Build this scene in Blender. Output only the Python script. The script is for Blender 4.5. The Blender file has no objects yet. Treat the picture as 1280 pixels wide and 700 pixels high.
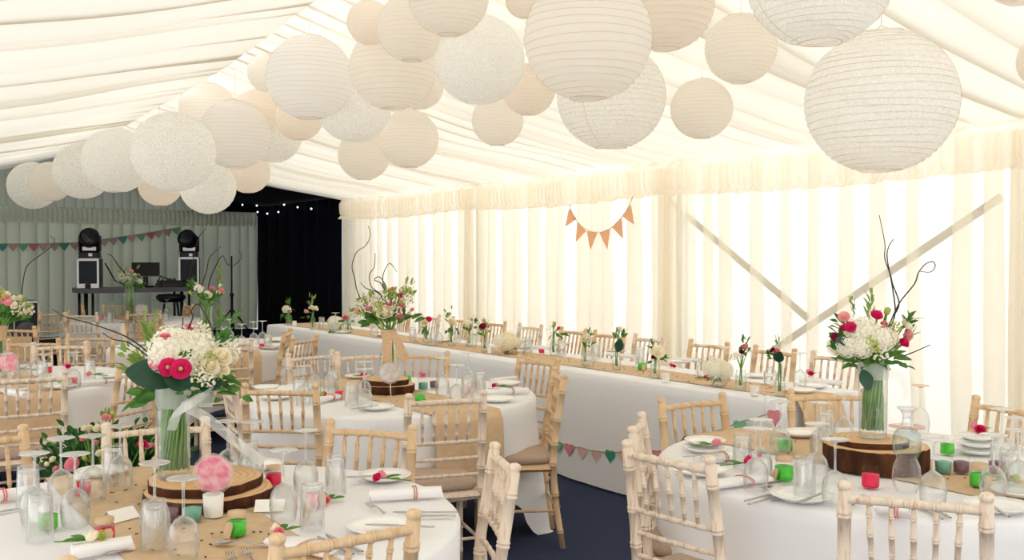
import bpy, math, random
from math import sin, cos, pi, radians, sqrt, atan2, hypot
from mathutils import Vector, Matrix, noise
random.seed(11)
S = bpy.context.scene
COL = S.collection

# ------------------------------------------------------------------ camera
TH = radians(34.5)          # the marquee runs along +Y, the camera looks 34.5 degrees off it
CAMH = 1.54
PITCH = radians(-1.29)
FPX = 1244.4
Fv = Vector((sin(TH)*cos(PITCH), cos(TH)*cos(PITCH), sin(PITCH)))
Rv = Vector((cos(TH), -sin(TH), 0))
Uv = Rv.cross(Fv)
CAM = Vector((0, 0, CAMH))
cd = bpy.data.cameras.new('camera'); cam = bpy.data.objects.new('camera', cd); COL.objects.link(cam)
cd.sensor_width = 36; cd.lens = 36*FPX/1280; cd.clip_start = 0.05; cd.clip_end = 200
cam.location = CAM; cam.rotation_euler = (pi/2+PITCH, 0, -TH)
S.camera = cam

def ray(px, py):
    return Fv + Rv*((px-640)/FPX) + Uv*(-(py-350)/FPX)
def at(px, py, h):                       # the point of height h seen at a pixel
    d = ray(px, py); return CAM + d*((h-CAMH)/d.z)
def atZ(px, py, Z):                      # the point at distance Z in front of the camera
    return CAM + ray(px, py)*Z
def cw(X, Z, h=0):                       # camera right / forward metres on the ground -> room
    return Vector((X*cos(TH)+Z*sin(TH), -X*sin(TH)+Z*cos(TH), h))
def proj(p):
    q = Vector(p)-CAM; z = q.dot(Fv)
    return 640+FPX*q.dot(Rv)/z, 350-FPX*q.dot(Uv)/z, z
TOCAM = Vector((-sin(TH), -cos(TH), 0))

# ------------------------------------------------------------------ materials
def srgb(r, g, b):
    f = lambda c: (c/255/12.92) if c/255 <= 0.04045 else ((c/255+0.055)/1.055)**2.4
    return (f(r), f(g), f(b), 1)
class NT:
    def __init__(s, name):
        s.m = bpy.data.materials.new(name); s.m.use_nodes = True
        s.t = s.m.node_tree; s.t.nodes.clear(); s.o = s.t.nodes.new('ShaderNodeOutputMaterial')
    def n(s, typ, **kw):
        x = s.t.nodes.new(typ)
        for k, v in kw.items():
            if k.startswith('i_'):
                key = k[2:].replace('_', ' '); x.inputs[key].default_value = v
            else: setattr(x, k, v)
        return x
    def l(s, a, b): s.t.links.new(a, b)
    def out(s, sh): s.l(sh, s.o.inputs['Surface']); return s.m
def two_tone(T, c1, c2, scale, detail=4, stretch=(1,1,1), lo=.35, hi=.65, coord='Object'):
    tc = T.n('ShaderNodeTexCoord'); mp = T.n('ShaderNodeMapping'); mp.inputs['Scale'].default_value = stretch
    T.l(tc.outputs[coord], mp.inputs['Vector'])
    nz = T.n('ShaderNodeTexNoise', i_Scale=scale, i_Detail=detail); T.l(mp.outputs[0], nz.inputs['Vector'])
    cr = T.n('ShaderNodeValToRGB'); cr.color_ramp.elements[0].position = lo; cr.color_ramp.elements[1].position = hi
    cr.color_ramp.elements[0].color = c1; cr.color_ramp.elements[1].color = c2
    T.l(nz.outputs['Fac'], cr.inputs[0]); return cr.outputs[0], nz.outputs['Fac'], mp.outputs[0]
def pbr(name, c, rough=.5, metal=0, c2=None, scale=20, stretch=(1,1,1), bump=0, spec=.5, sheen=0, lo=.35, hi=.65):
    T = NT(name); p = T.n('ShaderNodeBsdfPrincipled', i_Roughness=rough, i_Metallic=metal)
    p.inputs['Specular IOR Level'].default_value = spec
    if sheen: p.inputs['Sheen Weight'].default_value = sheen
    p.inputs['Base Color'].default_value = c
    if c2 or bump:
        col, fac, _ = two_tone(T, c, c2 or c, scale, 5, stretch, lo, hi)
        T.l(col, p.inputs['Base Color'])
        if bump:
            b = T.n('ShaderNodeBump', i_Strength=bump, i_Distance=.004); T.l(fac, b.inputs['Height']); T.l(b.outputs[0], p.inputs['Normal'])
    return T.out(p.outputs[0])
def cloth(name, c, trans=.5, alpha=1.0, weave=0, c2=None, tc=None):   # woven cloth: reflects, passes some light, a sheer one has gaps
    T = NT(name); d = T.n('ShaderNodeBsdfDiffuse'); t = T.n('ShaderNodeBsdfTranslucent'); m = T.n('ShaderNodeMixShader', i_Fac=trans)
    d.inputs['Color'].default_value = c; t.inputs['Color'].default_value = tc or c
    if c2:
        col, fac, _ = two_tone(T, c, c2, weave or 60, 3); T.l(col, d.inputs['Color']); T.l(col, t.inputs['Color'])
    T.l(d.outputs[0], m.inputs[1]); T.l(t.outputs[0], m.inputs[2]); s = m.outputs[0]
    if alpha < 1:
        tr = T.n('ShaderNodeBsdfTransparent'); m2 = T.n('ShaderNodeMixShader', i_Fac=alpha)
        T.l(tr.outputs[0], m2.inputs[1]); T.l(s, m2.inputs[2]); s = m2.outputs[0]
    return T.out(s)
def glass(name, tint=(1,1,1,1), edge=(.72,.76,.76,1), refl=1.0, base=.07, rim_paint=.0):      # thin walled glass, white painted into its edges for bright refraction
    T = NT(name); tr = T.n('ShaderNodeBsdfTransparent'); gl = T.n('ShaderNodeBsdfGlossy', i_Roughness=.04)
    lw = T.n('ShaderNodeLayerWeight', i_Blend=.5); mc = T.n('ShaderNodeMix', data_type='RGBA')
    mc.inputs[6].default_value = tint; mc.inputs[7].default_value = edge
    pw = T.n('ShaderNodeMath', operation='POWER'); pw.inputs[1].default_value = 2.1
    T.l(lw.outputs['Facing'], pw.inputs[0]); T.l(pw.outputs[0], mc.inputs[0]); T.l(mc.outputs[2], tr.inputs['Color'])
    ml = T.n('ShaderNodeMath', operation='MULTIPLY_ADD'); ml.inputs[1].default_value = .62*refl; ml.inputs[2].default_value = base*refl
    T.l(pw.outputs[0], ml.inputs[0])
    m = T.n('ShaderNodeMixShader'); T.l(ml.outputs[0], m.inputs[0]); T.l(tr.outputs[0], m.inputs[1]); T.l(gl.outputs[0], m.inputs[2])
    if not rim_paint: return T.out(m.outputs[0])
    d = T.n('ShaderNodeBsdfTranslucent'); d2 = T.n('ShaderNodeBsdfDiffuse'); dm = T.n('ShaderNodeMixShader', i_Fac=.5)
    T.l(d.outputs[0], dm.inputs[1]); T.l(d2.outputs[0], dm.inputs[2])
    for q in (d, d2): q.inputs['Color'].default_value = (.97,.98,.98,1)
    mm = T.n('ShaderNodeMath', operation='MULTIPLY_ADD'); mm.inputs[1].default_value = rim_paint; mm.inputs[2].default_value = rim_paint*.12; T.l(pw.outputs[0], mm.inputs[0])
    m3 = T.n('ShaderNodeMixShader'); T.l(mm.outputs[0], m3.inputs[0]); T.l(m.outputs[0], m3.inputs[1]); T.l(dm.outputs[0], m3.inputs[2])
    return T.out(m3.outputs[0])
def lace(name, c, lo, hi, scale, amax=.95, amin=.25, trans=.5):
    T = NT(name); d = T.n('ShaderNodeBsdfDiffuse'); t = T.n('ShaderNodeBsdfTranslucent'); m = T.n('ShaderNodeMixShader', i_Fac=trans)
    d.inputs['Color'].default_value = c; t.inputs['Color'].default_value = c
    T.l(d.outputs[0], m.inputs[1]); T.l(t.outputs[0], m.inputs[2])
    tc = T.n('ShaderNodeTexCoord'); nz = T.n('ShaderNodeTexNoise', i_Scale=scale, i_Detail=4, i_Distortion=1.2); T.l(tc.outputs['Object'], nz.inputs['Vector'])
    mr = T.n('ShaderNodeMapRange'); mr.inputs['From Min'].default_value = lo; mr.inputs['From Max'].default_value = hi
    mr.inputs['To Min'].default_value = amin; mr.inputs['To Max'].default_value = amax; T.l(nz.outputs['Fac'], mr.inputs['Value'])
    tr = T.n('ShaderNodeBsdfTransparent'); m2 = T.n('ShaderNodeMixShader'); T.l(mr.outputs[0], m2.inputs[0])
    T.l(tr.outputs[0], m2.inputs[1]); T.l(m.outputs[0], m2.inputs[2]); return T.out(m2.outputs[0])
def petal(name, c, c2=None, scale=30, tr=.35): return cloth(name, c, tr, 1, scale, c2)

M = {}
M['lining'] = cloth('ceiling_lining', srgb(252,249,241), .42, tc=srgb(241,236,223))
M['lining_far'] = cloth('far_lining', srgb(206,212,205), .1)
M['pvc'] = cloth('wall_pvc', srgb(252,252,250), .46)
M['sheer'] = cloth('sheer_voile', srgb(250,244,228), .45, .40)
M['sheer2'] = cloth('leg_drape_voile', srgb(250,244,230), .45, .5)
M['valance'] = cloth('valance_voile', srgb(250,240,222), .42, .7)
M['drape'] = cloth('far_drape', srgb(222,228,214), .2)
M['black'] = pbr('black_cloth', srgb(9,9,20), .95, spec=.1)
M['outer'] = cloth('dimming_shell_skin', srgb(196,200,202), .42)  # skin of the unseen shell that keeps light off the far end
M['carpet'] = pbr('navy_carpet', srgb(44,52,76), .95, c2=srgb(56,64,90), scale=240, bump=.4, spec=.15)
M['stage'] = pbr('stage_carpet', srgb(34,44,66), .95, c2=srgb(40,50,72), scale=160, spec=.1)
M['strap'] = pbr('grey_strap', srgb(176,172,162), .7)
M['alu'] = pbr('white_coated_metal', srgb(236,236,232), .4)
M['cloth'] = cloth('white_tablecloth', srgb(248,248,250), .12)
M['skirt'] = cloth('white_skirt', srgb(247,248,252), .1)
M['kraft'] = pbr('kraft_paper', srgb(214,186,152), .8, c2=srgb(206,176,142), scale=35, bump=.1, spec=.2)
M['sash'] = pbr('burlap', srgb(214,184,150), .9, c2=srgb(198,164,128), scale=120, bump=.3, spec=.1)
M['natural'] = pbr('natural_beech', srgb(226,196,158), .42, c2=srgb(214,180,140), scale=22, stretch=(6,6,.6), spec=.35)
M['lime'] = pbr('limewashed_beech', srgb(232,214,194), .5, c2=srgb(198,162,132), scale=20, stretch=(5,5,.5), spec=.3, lo=.52, hi=.76)
M['cushion'] = pbr('taupe_cushion', srgb(190,168,150), .8, c2=srgb(182,160,142), scale=80, bump=.08, spec=.2)
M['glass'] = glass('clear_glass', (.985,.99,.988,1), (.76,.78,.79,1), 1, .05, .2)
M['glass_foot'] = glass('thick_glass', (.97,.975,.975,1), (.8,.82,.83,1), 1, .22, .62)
M['glass_jar'] = glass('jar_glass', (.98,.985,.98,1), (.9,.92,.92,1), .18)
M['glass_blue'] = glass('pale_blue_glass', (.84,.92,.93,1), (.55,.68,.72,1))
M['glass_rose'] = glass('rose_glass', (.97,.86,.80,1), (.85,.55,.48,1))
M['water'] = glass('water', (.97,.985,.97,1), (.9,.93,.9,1), .4)
M['china'] = pbr('white_china', srgb(246,246,244), .15, spec=.6)
M['steel'] = pbr('steel', srgb(190,188,184), .22, 1)
M['napkin'] = cloth('white_napkin', srgb(248,246,246), .1)
M['paper'] = pbr('white_card', srgb(248,245,240), .7, spec=.2)
M['ribbon_tan'] = pbr('tan_ribbon', srgb(190,130,92), .6)
M['pink_cord'] = pbr('pink_cord', srgb(226,110,100), .6)
M['tulle'] = cloth('white_tulle', srgb(250,252,252), .4, .42)
M['red_jelly'] = pbr('red_jelly', srgb(236,2,78), .2, c2=srgb(218,0,60), scale=30)
M['green_jelly'] = pbr('green_jelly', srgb(80,208,52), .2, c2=srgb(56,180,40), scale=30)
M['teal_wax'] = pbr('teal_wax', srgb(126,184,164), .5, c2=srgb(104,166,146), scale=60)
M['purple_wax'] = pbr('purple_wax', srgb(140,104,120), .5, c2=srgb(118,84,100), scale=60)
M['white_wax'] = pbr('frosted_white', srgb(240,238,232), .4)
M['pinkcandy'] = petal('pink_candy', srgb(248,212,212), srgb(232,138,164), 34, .3)
M['whitecandy'] = petal('white_candy', srgb(236,236,230), srgb(214,196,196), 30, .3)
M['wrap'] = cloth('clear_wrapper', srgb(240,236,236), .5, .35)
M['woodface'] = None
M['bark'] = pbr('bark', srgb(92,58,38), .9, c2=srgb(58,36,26), scale=18, stretch=(1,1,.3), bump=1.0, spec=.1)
M['stem'] = cloth('green_stem', srgb(140,184,92), .25, 1, 18, srgb(110,160,72))
M['leaf'] = cloth('green_leaf', srgb(72,118,58), .3, 1, 22, srgb(104,150,78))
M['leaf_mid'] = cloth('deep_green_leaf', srgb(48,88,50), .2, 1, 22, srgb(74,116,64))
M['leaf_dark'] = pbr('dark_leaf', srgb(20,62,44), .35, c2=srgb(28,76,52), scale=14, stretch=(1,6,1))
M['leaf_pale'] = cloth('pale_leaf', srgb(150,176,100), .35, 1, 22, srgb(126,156,80))
M['white_petal'] = petal('white_petals', srgb(254,252,244), srgb(250,247,230))
M['cream_petal'] = petal('cream_petals', srgb(254,250,236), srgb(250,242,216))
M['pink_petal'] = petal('pink_petals', srgb(240,128,160), srgb(250,190,200), 40)
M['hot_petal'] = petal('magenta_petals', srgb(222,34,106), srgb(236,70,130), 40)
M['blush_petal'] = petal('blush_petals', srgb(250,206,200), srgb(246,170,176), 40)
M['wine_petal'] = petal('wine_petals', srgb(140,30,66), srgb(168,46,84), 40)
M['bud_green'] = petal('green_yellow_buds', srgb(214,220,130), srgb(190,204,100), 40)
M['flower_eye'] = pbr('flower_eye', srgb(214,196,130), .8, c2=srgb(150,140,80), scale=120)
M['twig'] = pbr('dark_twig', srgb(40,26,24), .7)
M['string'] = pbr('string', srgb(170,150,120), .9)
M['wire'] = pbr('rib_wire', srgb(220,200,176), .6)
M['paper_cream'] = cloth('cream_lantern_paper', srgb(255,251,244), .6, .86, 9, srgb(255,253,248))
M['paper_white'] = cloth('white_lantern_paper', srgb(255,254,252), .6, .86, 9, srgb(255,255,254))
M['paper_peach'] = cloth('peach_lantern_paper', srgb(255,247,238), .6, .86, 9, srgb(255,250,243))
M['lace'] = lace('white_lace', srgb(255,255,252), .35, .62, 46, .94, .74)
M['mesh'] = lace('fine_mesh', srgb(255,255,252), .3, .7, 60, .84, .62)
M['spot'] = lace('spotted_lace', srgb(255,255,252), .40, .60, 60, .96, .60)
M['dj_black'] = pbr('black_plastic', srgb(16,17,22), .45, spec=.4)
M['grille'] = pbr('black_grille', srgb(12,18,32), .6, c2=srgb(18,28,48), scale=200)
M['silver'] = pbr('silver_edging', srgb(206,206,208), .35, .6)
M['dj_grey'] = pbr('grey_metal', srgb(96,96,104), .5, .3)
M['screen'] = pbr('black_screen', srgb(8,8,12), .35, spec=.25)
M['lens'] = pbr('glass_lens', srgb(30,32,40), .08, spec=.8)
def felt(n, c): M[n] = cloth(n, c, .1)
felt('f_teal', srgb(96,158,150)); felt('f_mauve', srgb(196,168,168)); felt('f_green', srgb(132,184,150)); felt('f_rose', srgb(206,128,142)); felt('f_pink', srgb(214,166,176))
felt('h_pink', srgb(240,156,168)); felt('h_pale', srgb(242,204,204)); felt('h_green', srgb(140,206,166)); felt('h_teal', srgb(84,168,146))
M['burlap_flag'] = cloth('burlap_flag', srgb(248,216,188), .6, 1, 90, srgb(240,202,170))
def mk_woodface():
    T = NT('cut_wood'); p = T.n('ShaderNodeBsdfPrincipled', i_Roughness=.6); tc = T.n('ShaderNodeTexCoord')
    w = T.n('ShaderNodeTexWave', wave_type='RINGS', i_Scale=14, i_Distortion=1.6, i_Detail=3); w.rings_direction = 'Z'
    T.l(tc.outputs['Object'], w.inputs['Vector'])
    cr = T.n('ShaderNodeValToRGB'); cr.color_ramp.elements[0].color = srgb(206,162,112); cr.color_ramp.elements[1].color = srgb(226,186,138)
    T.l(w.outputs['Fac'], cr.inputs[0]); T.l(cr.outputs[0], p.inputs['Base Color']); return T.out(p.outputs[0])
M['woodface'] = mk_woodface()
def mk_led():
    T = NT('star_led'); e = T.n('ShaderNodeEmission', i_Strength=6); e.inputs['Color'].default_value = (.8,.88,1,1); return T.out(e.outputs[0])
M['led'] = mk_led()

# ------------------------------------------------------------------ mesh building
class MB:
    def __init__(s): s.v = []; s.f = []; s.sm = []
    def add(s, vs, fs, smooth=True):
        o = len(s.v); s.v += [tuple(v) for v in vs]
        s.f += [tuple(i+o for i in f) for f in fs]; s.sm += [smooth]*len(fs); return s
    def build(s, name, mat, parent=None, loc=None):
        me = bpy.data.meshes.new(name); me.from_pydata(s.v, [], s.f); me.polygons.foreach_set('use_smooth', s.sm); me.update()
        o = bpy.data.objects.new(name, me); COL.objects.link(o)
        me.materials.append(M[mat] if isinstance(mat, str) else mat)
        if parent: o.parent = parent
        if loc is not None: o.location = loc
        return o
    def box(s, c, size, rz=0, taper=1):
        x, y, z = [a/2 for a in size]; vs = []
        for sz in (-1, 1):
            k = 1 if sz < 0 else taper
            for sx, sy in ((-1,-1),(1,-1),(1,1),(-1,1)):
                a, b = sx*x*k, sy*y*k
                vs.append((c[0]+a*cos(rz)-b*sin(rz), c[1]+a*sin(rz)+b*cos(rz), c[2]+sz*z))
        return s.add(vs, [(3,2,1,0),(4,5,6,7),(0,1,5,4),(1,2,6,5),(2,3,7,6),(3,0,4,7)], False)
    def rbox(s, c, size, r=.01, n=3, rz=0, axis='z'):       # box with rounded vertical edges and a rounded top rim
        x, y, z = [a/2 for a in size]; ring = []
        for (sx, sy, a0) in ((1,1,0),(-1,1,90),(-1,-1,180),(1,-1,270)):
            for k in range(n+1):
                a = radians(a0+90*k/n); ring.append((sx*(x-r), sy*(y-r), cos(a), sin(a)))
        vs = []; m = len(ring); prof = [(0,-z)]+[(0,-z+r*.4)]+[(0, z-r)]+[(-r*(1-cos(radians(t))), z-r+r*sin(radians(t))) for t in (30,60,90)]
        for (off, zz) in prof:
            for (bx, by, ca, sa) in ring:
                a, b = bx+(r+off)*ca, by+(r+off)*sa
                vs.append((c[0]+a*cos(rz)-b*sin(rz), c[1]+a*sin(rz)+b*cos(rz), c[2]+zz))
        fs = []
        for j in range(len(prof)-1):
            for i in range(m): fs.append((j*m+i, j*m+(i+1)%m, (j+1)*m+(i+1)%m, (j+1)*m+i))
        fs.append(tuple(range(m))[::-1]); fs.append(tuple((len(prof)-1)*m+i for i in range(m)))
        return s.add(vs, fs)
    def lathe(s, prof, n=24, c=(0,0,0), caps=True, wob=None):
        vs = []; fs = []
        for (r, z) in prof:
            for i in range(n):
                a = 2*pi*i/n; k = wob(a, z) if wob else 1
                vs.append((c[0]+r*k*cos(a), c[1]+r*k*sin(a), c[2]+z))
        for j in range(len(prof)-1):
            for i in range(n): fs.append((j*n+i, j*n+(i+1)%n, (j+1)*n+(i+1)%n, (j+1)*n+i))
        if caps:
            if prof[0][0] > 1e-5: fs.append(tuple(range(n))[::-1])
            if prof[-1][0] > 1e-5: fs.append(tuple((len(prof)-1)*n+i for i in range(n)))
        return s.add(vs, fs)
    def tube(s, path, rad, n=8, caps=True):
        P = [Vector(p) for p in path]; m = len(P)
        if not hasattr(rad, '__len__'): rad = [rad]*m
        vs = []; fs = []; nrm = None
        for i, p in enumerate(P):
            t = (P[min(i+1, m-1)]-P[max(i-1, 0)])
            if t.length < 1e-9: t = Vector((0,0,1))
            t.normalize()
            if nrm is None: nrm = t.orthogonal().normalized()
            else:
                nrm = nrm - t*nrm.dot(t)
                nrm = nrm.normalized() if nrm.length > 1e-6 else t.orthogonal().normalized()
            b = t.cross(nrm)
            for k in range(n):
                a = 2*pi*k/n; vs.append(p+(nrm*cos(a)+b*sin(a))*rad[i])
        for j in range(m-1):
            for i in range(n): fs.append((j*n+i, j*n+(i+1)%n, (j+1)*n+(i+1)%n, (j+1)*n+i))
        if caps: fs.append(tuple(range(n))[::-1]); fs.append(tuple((m-1)*n+i for i in range(n)))
        return s.add(vs, fs)
    def ball(s, c, r, n=8, m=5, sq=(1,1,1)):
        vs = [(c[0], c[1], c[2]-r*sq[2])]; fs = []
        for j in range(1, m):
            p = -pi/2+pi*j/m
            for i in range(n):
                a = 2*pi*i/n; vs.append((c[0]+r*sq[0]*cos(p)*cos(a), c[1]+r*sq[1]*cos(p)*sin(a), c[2]+r*sq[2]*sin(p)))
        vs.append((c[0], c[1], c[2]+r*sq[2])); L = len(vs)-1
        for i in range(n): fs.append((0, 1+(i+1)%n, 1+i)); fs.append((L, L-n+i, L-n+(i+1)%n))
        for j in range(m-2):
            for i in range(n): fs.append((1+j*n+i, 1+j*n+(i+1)%n, 1+(j+1)*n+(i+1)%n, 1+(j+1)*n+i))
        return s.add(vs, fs)
    def grid(s, rows, closed=False, smooth=True):
        n = len(rows[0]); vs = [p for r in rows for p in r]; fs = []
        for j in range(len(rows)-1):
            for i in range(n if closed else n-1): fs.append((j*n+i, j*n+(i+1)%n, (j+1)*n+(i+1)%n, (j+1)*n+i))
        return s.add(vs, fs, smooth)
    def plate(s, poly, t, fr):           # a flat shape of thickness t: poly in 2D, fr(a, b, c) -> 3D
        n = len(poly); vs = [fr(a, b, t/2) for a, b in poly]+[fr(a, b, -t/2) for a, b in poly]
        fs = [tuple(range(n)), tuple(range(2*n-1, n-1, -1))]+[(i, i+n, (i+1)%n+n, (i+1)%n) for i in range(n)]
        return s.add(vs, fs, False)

def thing(name, label, cat, loc=(0,0,0), rz=0, group=None):
    o = bpy.data.objects.new(name, None); COL.objects.link(o); o.empty_display_size = .05
    o.location = loc; o.rotation_euler = (0,0,rz); o['label'] = label; o['category'] = cat
    if group: o['group'] = group
    return o
def tag(o, label, cat, group=None, kind=None):
    o['label'] = label; o['category'] = cat
    if group: o['group'] = group
    if kind: o['kind'] = kind
    return o
def struct(o): o['kind'] = 'structure'; return o
KIDS = {}
def kids(o):
    k = o.name
    if k not in KIDS: KIDS[k] = [c for c in COL.objects if c.parent == o]
    return KIDS[k]
def dup(root, loc, rz=0, label=None, group=None, scale=None, swap=None):
    ch = kids(root)
    r = root.copy(); COL.objects.link(r); r.location = loc; r.rotation_euler = (0,0,rz)
    if scale: r.scale = (scale,)*3
    if label: r['label'] = label
    if group: r['group'] = group
    sub = {}
    for c in ch:
        d = c.copy(); COL.objects.link(d); d.parent = r
        if swap: swap(d)
        for g in kids(c):
            e = g.copy(); COL.objects.link(e); e.parent = d
    return r
def drop(root):                          # remove a prototype that was only copied from
    for c in kids(root): bpy.data.objects.remove(c)
    bpy.data.objects.remove(root)
ORD = ['first','second','third','fourth','fifth','sixth','seventh','eighth','ninth','tenth','eleventh','twelfth','thirteenth','fourteenth','fifteenth','sixteenth']
def number(objs, what, where, group=None):   # labels a row of look-alikes from left to right
    objs = sorted(objs, key=lambda o: proj(o.location)[0]); n = len(objs)
    for i, o in enumerate(objs):
        if n == 1: o['label'] = f'{what} {where}'
        else:
            w = 'leftmost' if i == 0 else 'rightmost' if i == n-1 else f'{ORD[i]} from the left' if i <= n//2 else (f'{ORD[n-1-i]} from the right')
            o['label'] = f'{what}, {w} {where}'
        if group: o['group'] = group
# ------------------------------------------------------------------ the marquee
XW, YN, YF, YE, XL = 5.8, -2.6, 12.4, 15.7, -1.7      # right wall, behind the camera, end of the bright bays, end wall, left wall
XR = 2.3                                               # ridge
def lerp(a, b, t): return a+(b-a)*t
def interp(tab, x):
    for (x0, y0), (x1, y1) in zip(tab, tab[1:]):
        if x <= x1: return lerp(y0, y1, max(0, min(1, (x-x0)/(x1-x0))))
    return tab[-1][1]
def pleats(a, b, pr, orr, dr, rnd, sub=4):             # knife pleats: forward along a panel, tuck back, forward again
    pts = []; x = a
    while x < b:
        p = rnd.uniform(*pr); o = rnd.uniform(*orr); d = rnd.uniform(*dr)
        for k in range(sub+1):
            t = k/sub; pts.append((x+p*t, -d*.5*sin(pi*t)**.8))
        pts.append((x+p+.004, d*.35)); pts.append((x+p-o*.5, d*.7)); pts.append((x+p-o, d*.9))
        pts.append((x+p-o-.004, d*1.1)); pts.append((x+p-o*.4, d*.8)); pts.append((x+p+.006, d*.3))
        x += p+.01
    return pts
RIDGE_L = [(-2.6,3.1),(3,3.08),(5.3,3.0),(6.8,2.87),(8,2.82),(11,2.73),(12.4,2.74),(15.7,2.85)]
def lining(x0, x1, y0, y1, zr, ze, seed, pr, orr, dr, sagx, wander=.10, ns=18):
    rnd = random.Random(seed); P = pleats(y0, y1, pr, orr, dr, rnd); rows = []
    for (y, d) in P:
        row = []
        for k in range(ns+1):
            s = k/ns; z = lerp(zr(y), ze, s)
            ph = (y-.2)/3.05; bay = sin(pi*(ph-math.floor(ph)))**.8
            z -= sagx*sin(pi*s)*(.55+.45*bay)
            yy = y+wander*(noise.noise(Vector((y*.35, s*1.6, seed)))+.5*noise.noise(Vector((y*1.4, s*2.4, seed+7))))*(.25+sin(pi*s))
            zz = z+d*(.12+.88*min(1, s*4))+.03*min(1, s*5)*noise.noise(Vector((y*1.1, s*3, seed+3)))
            row.append((lerp(x0, x1, s), yy, zz))
        rows.append(row)
    b = MB(); b.grid(rows); return b
ceil = lining(XR, XW-.02, YN, YF, lambda y: 3.08, 2.34, 3, (.10,.36), (.03,.10), (.03,.08), .10).build('ceiling', 'lining'); struct(ceil)
ceil2 = lining(XR, XL, YN, YE, lambda y: interp(RIDGE_L, y), 2.08, 5, (.16,.55), (.03,.15), (.04,.11), .06, .30).build('ceiling', 'lining'); struct(ceil2)
ceil3 = lining(XR, 4.55, YF, YE, lambda y: 2.95, 2.52, 9, (.09,.2), (.02,.04), (.015,.04), .16).build('ceiling', 'lining_far'); struct(ceil3)
# unseen outer shell added to dim the dance floor end
b = MB()
for (xa, za, xb, zb) in ((XR, 3.5, 6.2, 2.75), (XR, 3.5, -2.0, 2.6), (6.2, 2.75, 6.2, -.02), (-2.0, 2.6, -2.0, -.02)):
    b.add([(xa, YF-.05, za), (xb, YF-.05, zb), (xb, 16.2, zb), (xa, 16.2, za)], [(0,1,2,3)], False)
b.add([(-2.0,16.2,-.02),(6.2,16.2,-.02),(6.2,16.2,2.75),(XR,16.2,3.5),(-2.0,16.2,2.6)], [(0,1,2,3,4)], False)
struct(b.build('dimming_shell', 'outer'))
b = MB(); b.box((2.1, 6.8, -.05), (8.6, 19, .1)); struct(b.build('floor', 'carpet'))
def slab(name, pts, mat): return struct(MB().add(pts, [tuple(range(len(pts)))], False).build(name, mat))
slab('wall_right', [(6.02,YN,0),(6.02,YF,0),(6.02,YF,2.5),(6.02,YN,2.5)], 'pvc')
# pleated lining on the left wall; the near left side and the end behind the camera are left out to lift the light inside
def curtain(y0, y1, z0, z1, fr, seed, pr, orr, dr, rows=7, flare=0, wob=.02):
    rnd = random.Random(seed); P = pleats(y0, y1, pr, orr, dr, rnd); R = []
    for k in range(rows+1):
        t = k/rows; z = lerp(z1, z0, t); row = []
        for (y, d) in P:
            w = wob*noise.noise(Vector((y*2.2, t*1.3, seed)))*t*2
            yy = max(y0-.04, min(y1+.04, y+w)); row.append(fr(yy, d*(.6+.4*t)*(1+flare*t), z))
        R.append(row)
    return MB().grid(R)
struct(curtain(8.0, YE, 0, 2.12, lambda y, d, z: (XL-d, y, z), 21, (.2,.4), (.05,.1), (.02,.05), 3).build('wall_left', 'lining'))
# sheer curtains on the right wall, one per bay between the frame legs, with the frilled pelmet above
LEGS = [.2, 3.12, 6.1, 9.25, 12.36]
for y in LEGS[1:]:
    b = MB(); b.box((5.93, y, 1.2), (.07, .07, 2.4)); struct(b.build('trim_1', 'alu'))
bays = [(YN, .2, 'nearest, beside the camera end'), (.2, 3.12, 'nearest the right edge of the frame'), (3.12, 6.1, 'behind the crossed straps on the bright right wall'),
        (6.1, 9.25, 'behind the burlap bunting'), (9.25, 12.36, 'next to the black opening')]
for i, (y0, y1, w) in enumerate(bays):
    o = curtain(y0, y1, .03, 2.3, lambda y, d, z: (5.80+d*1.1, y, z), 31+i, (.13,.34), (.05,.12) if i < 3 else (.06,.16), (.03,.06), 8, .2, .05).build('sheer_curtain', 'sheer')
    tag(o, f'pleated cream voile curtain {w}', 'curtain', 'voile curtains along the right wall')
    rnd = random.Random(50+i); n = int((y1-y0)/.012); R = []
    for (z, amp, out) in ((2.345,.004,0),(2.31,.006,.0),(2.295,.016,.008),(2.26,.03,.03),(2.20,.028,.035),(2.13,.024,.03),(2.105,.012,.015),(2.085,.03,.03),(2.055,.045,.05)):
        row = []
        for k in range(n+1):
            y = lerp(y0, y1, k/n); ph = .6*noise.noise(Vector((y*1.7, 3, i)))
            g = sin(2*pi*(y/.075+ph*2.2))*.6+.6*noise.noise(Vector((y*9, z*1.2, i)))
            sag = .035*sin(pi*k/n)
            zz = z-sag+(.018*noise.noise(Vector((y*8, 9, i))) if z < 2.1 else 0)
            row.append((5.70-out-amp*g, y+.01*noise.noise(Vector((y*6, z*9, 4))), zz))
        R.append(row)
    o = MB().grid(R).build('pelmet', 'valance')
    tag(o, f'gathered cream voile pelmet along the eaves {w}', 'pelmet', 'frilled pelmets under the eaves')
where = ['', 'at the right edge of the frame', 'right of the burlap bunting', 'left of the burlap bunting', 'beside the black opening']
for i, y in enumerate(LEGS):
    if not i: continue
    o = curtain(y-.06, y+.06, .02, 2.28, lambda yy, d, z: (5.765+d*1.4, yy, z), 70+i, (.04,.07), (.015,.03), (.03,.05), 8, .3).build('leg_drape', 'sheer2')
    tag(o, f'narrow bunched voile drape over the frame leg {where[i]}', 'drape', 'drapes over the frame legs')
def onX(px, py, X):
    d = ray(px, py); return CAM+d*(X/d.x)
def onY(px, py, Y):
    d = ray(px, py); return CAM+d*(Y/d.y)
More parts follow.
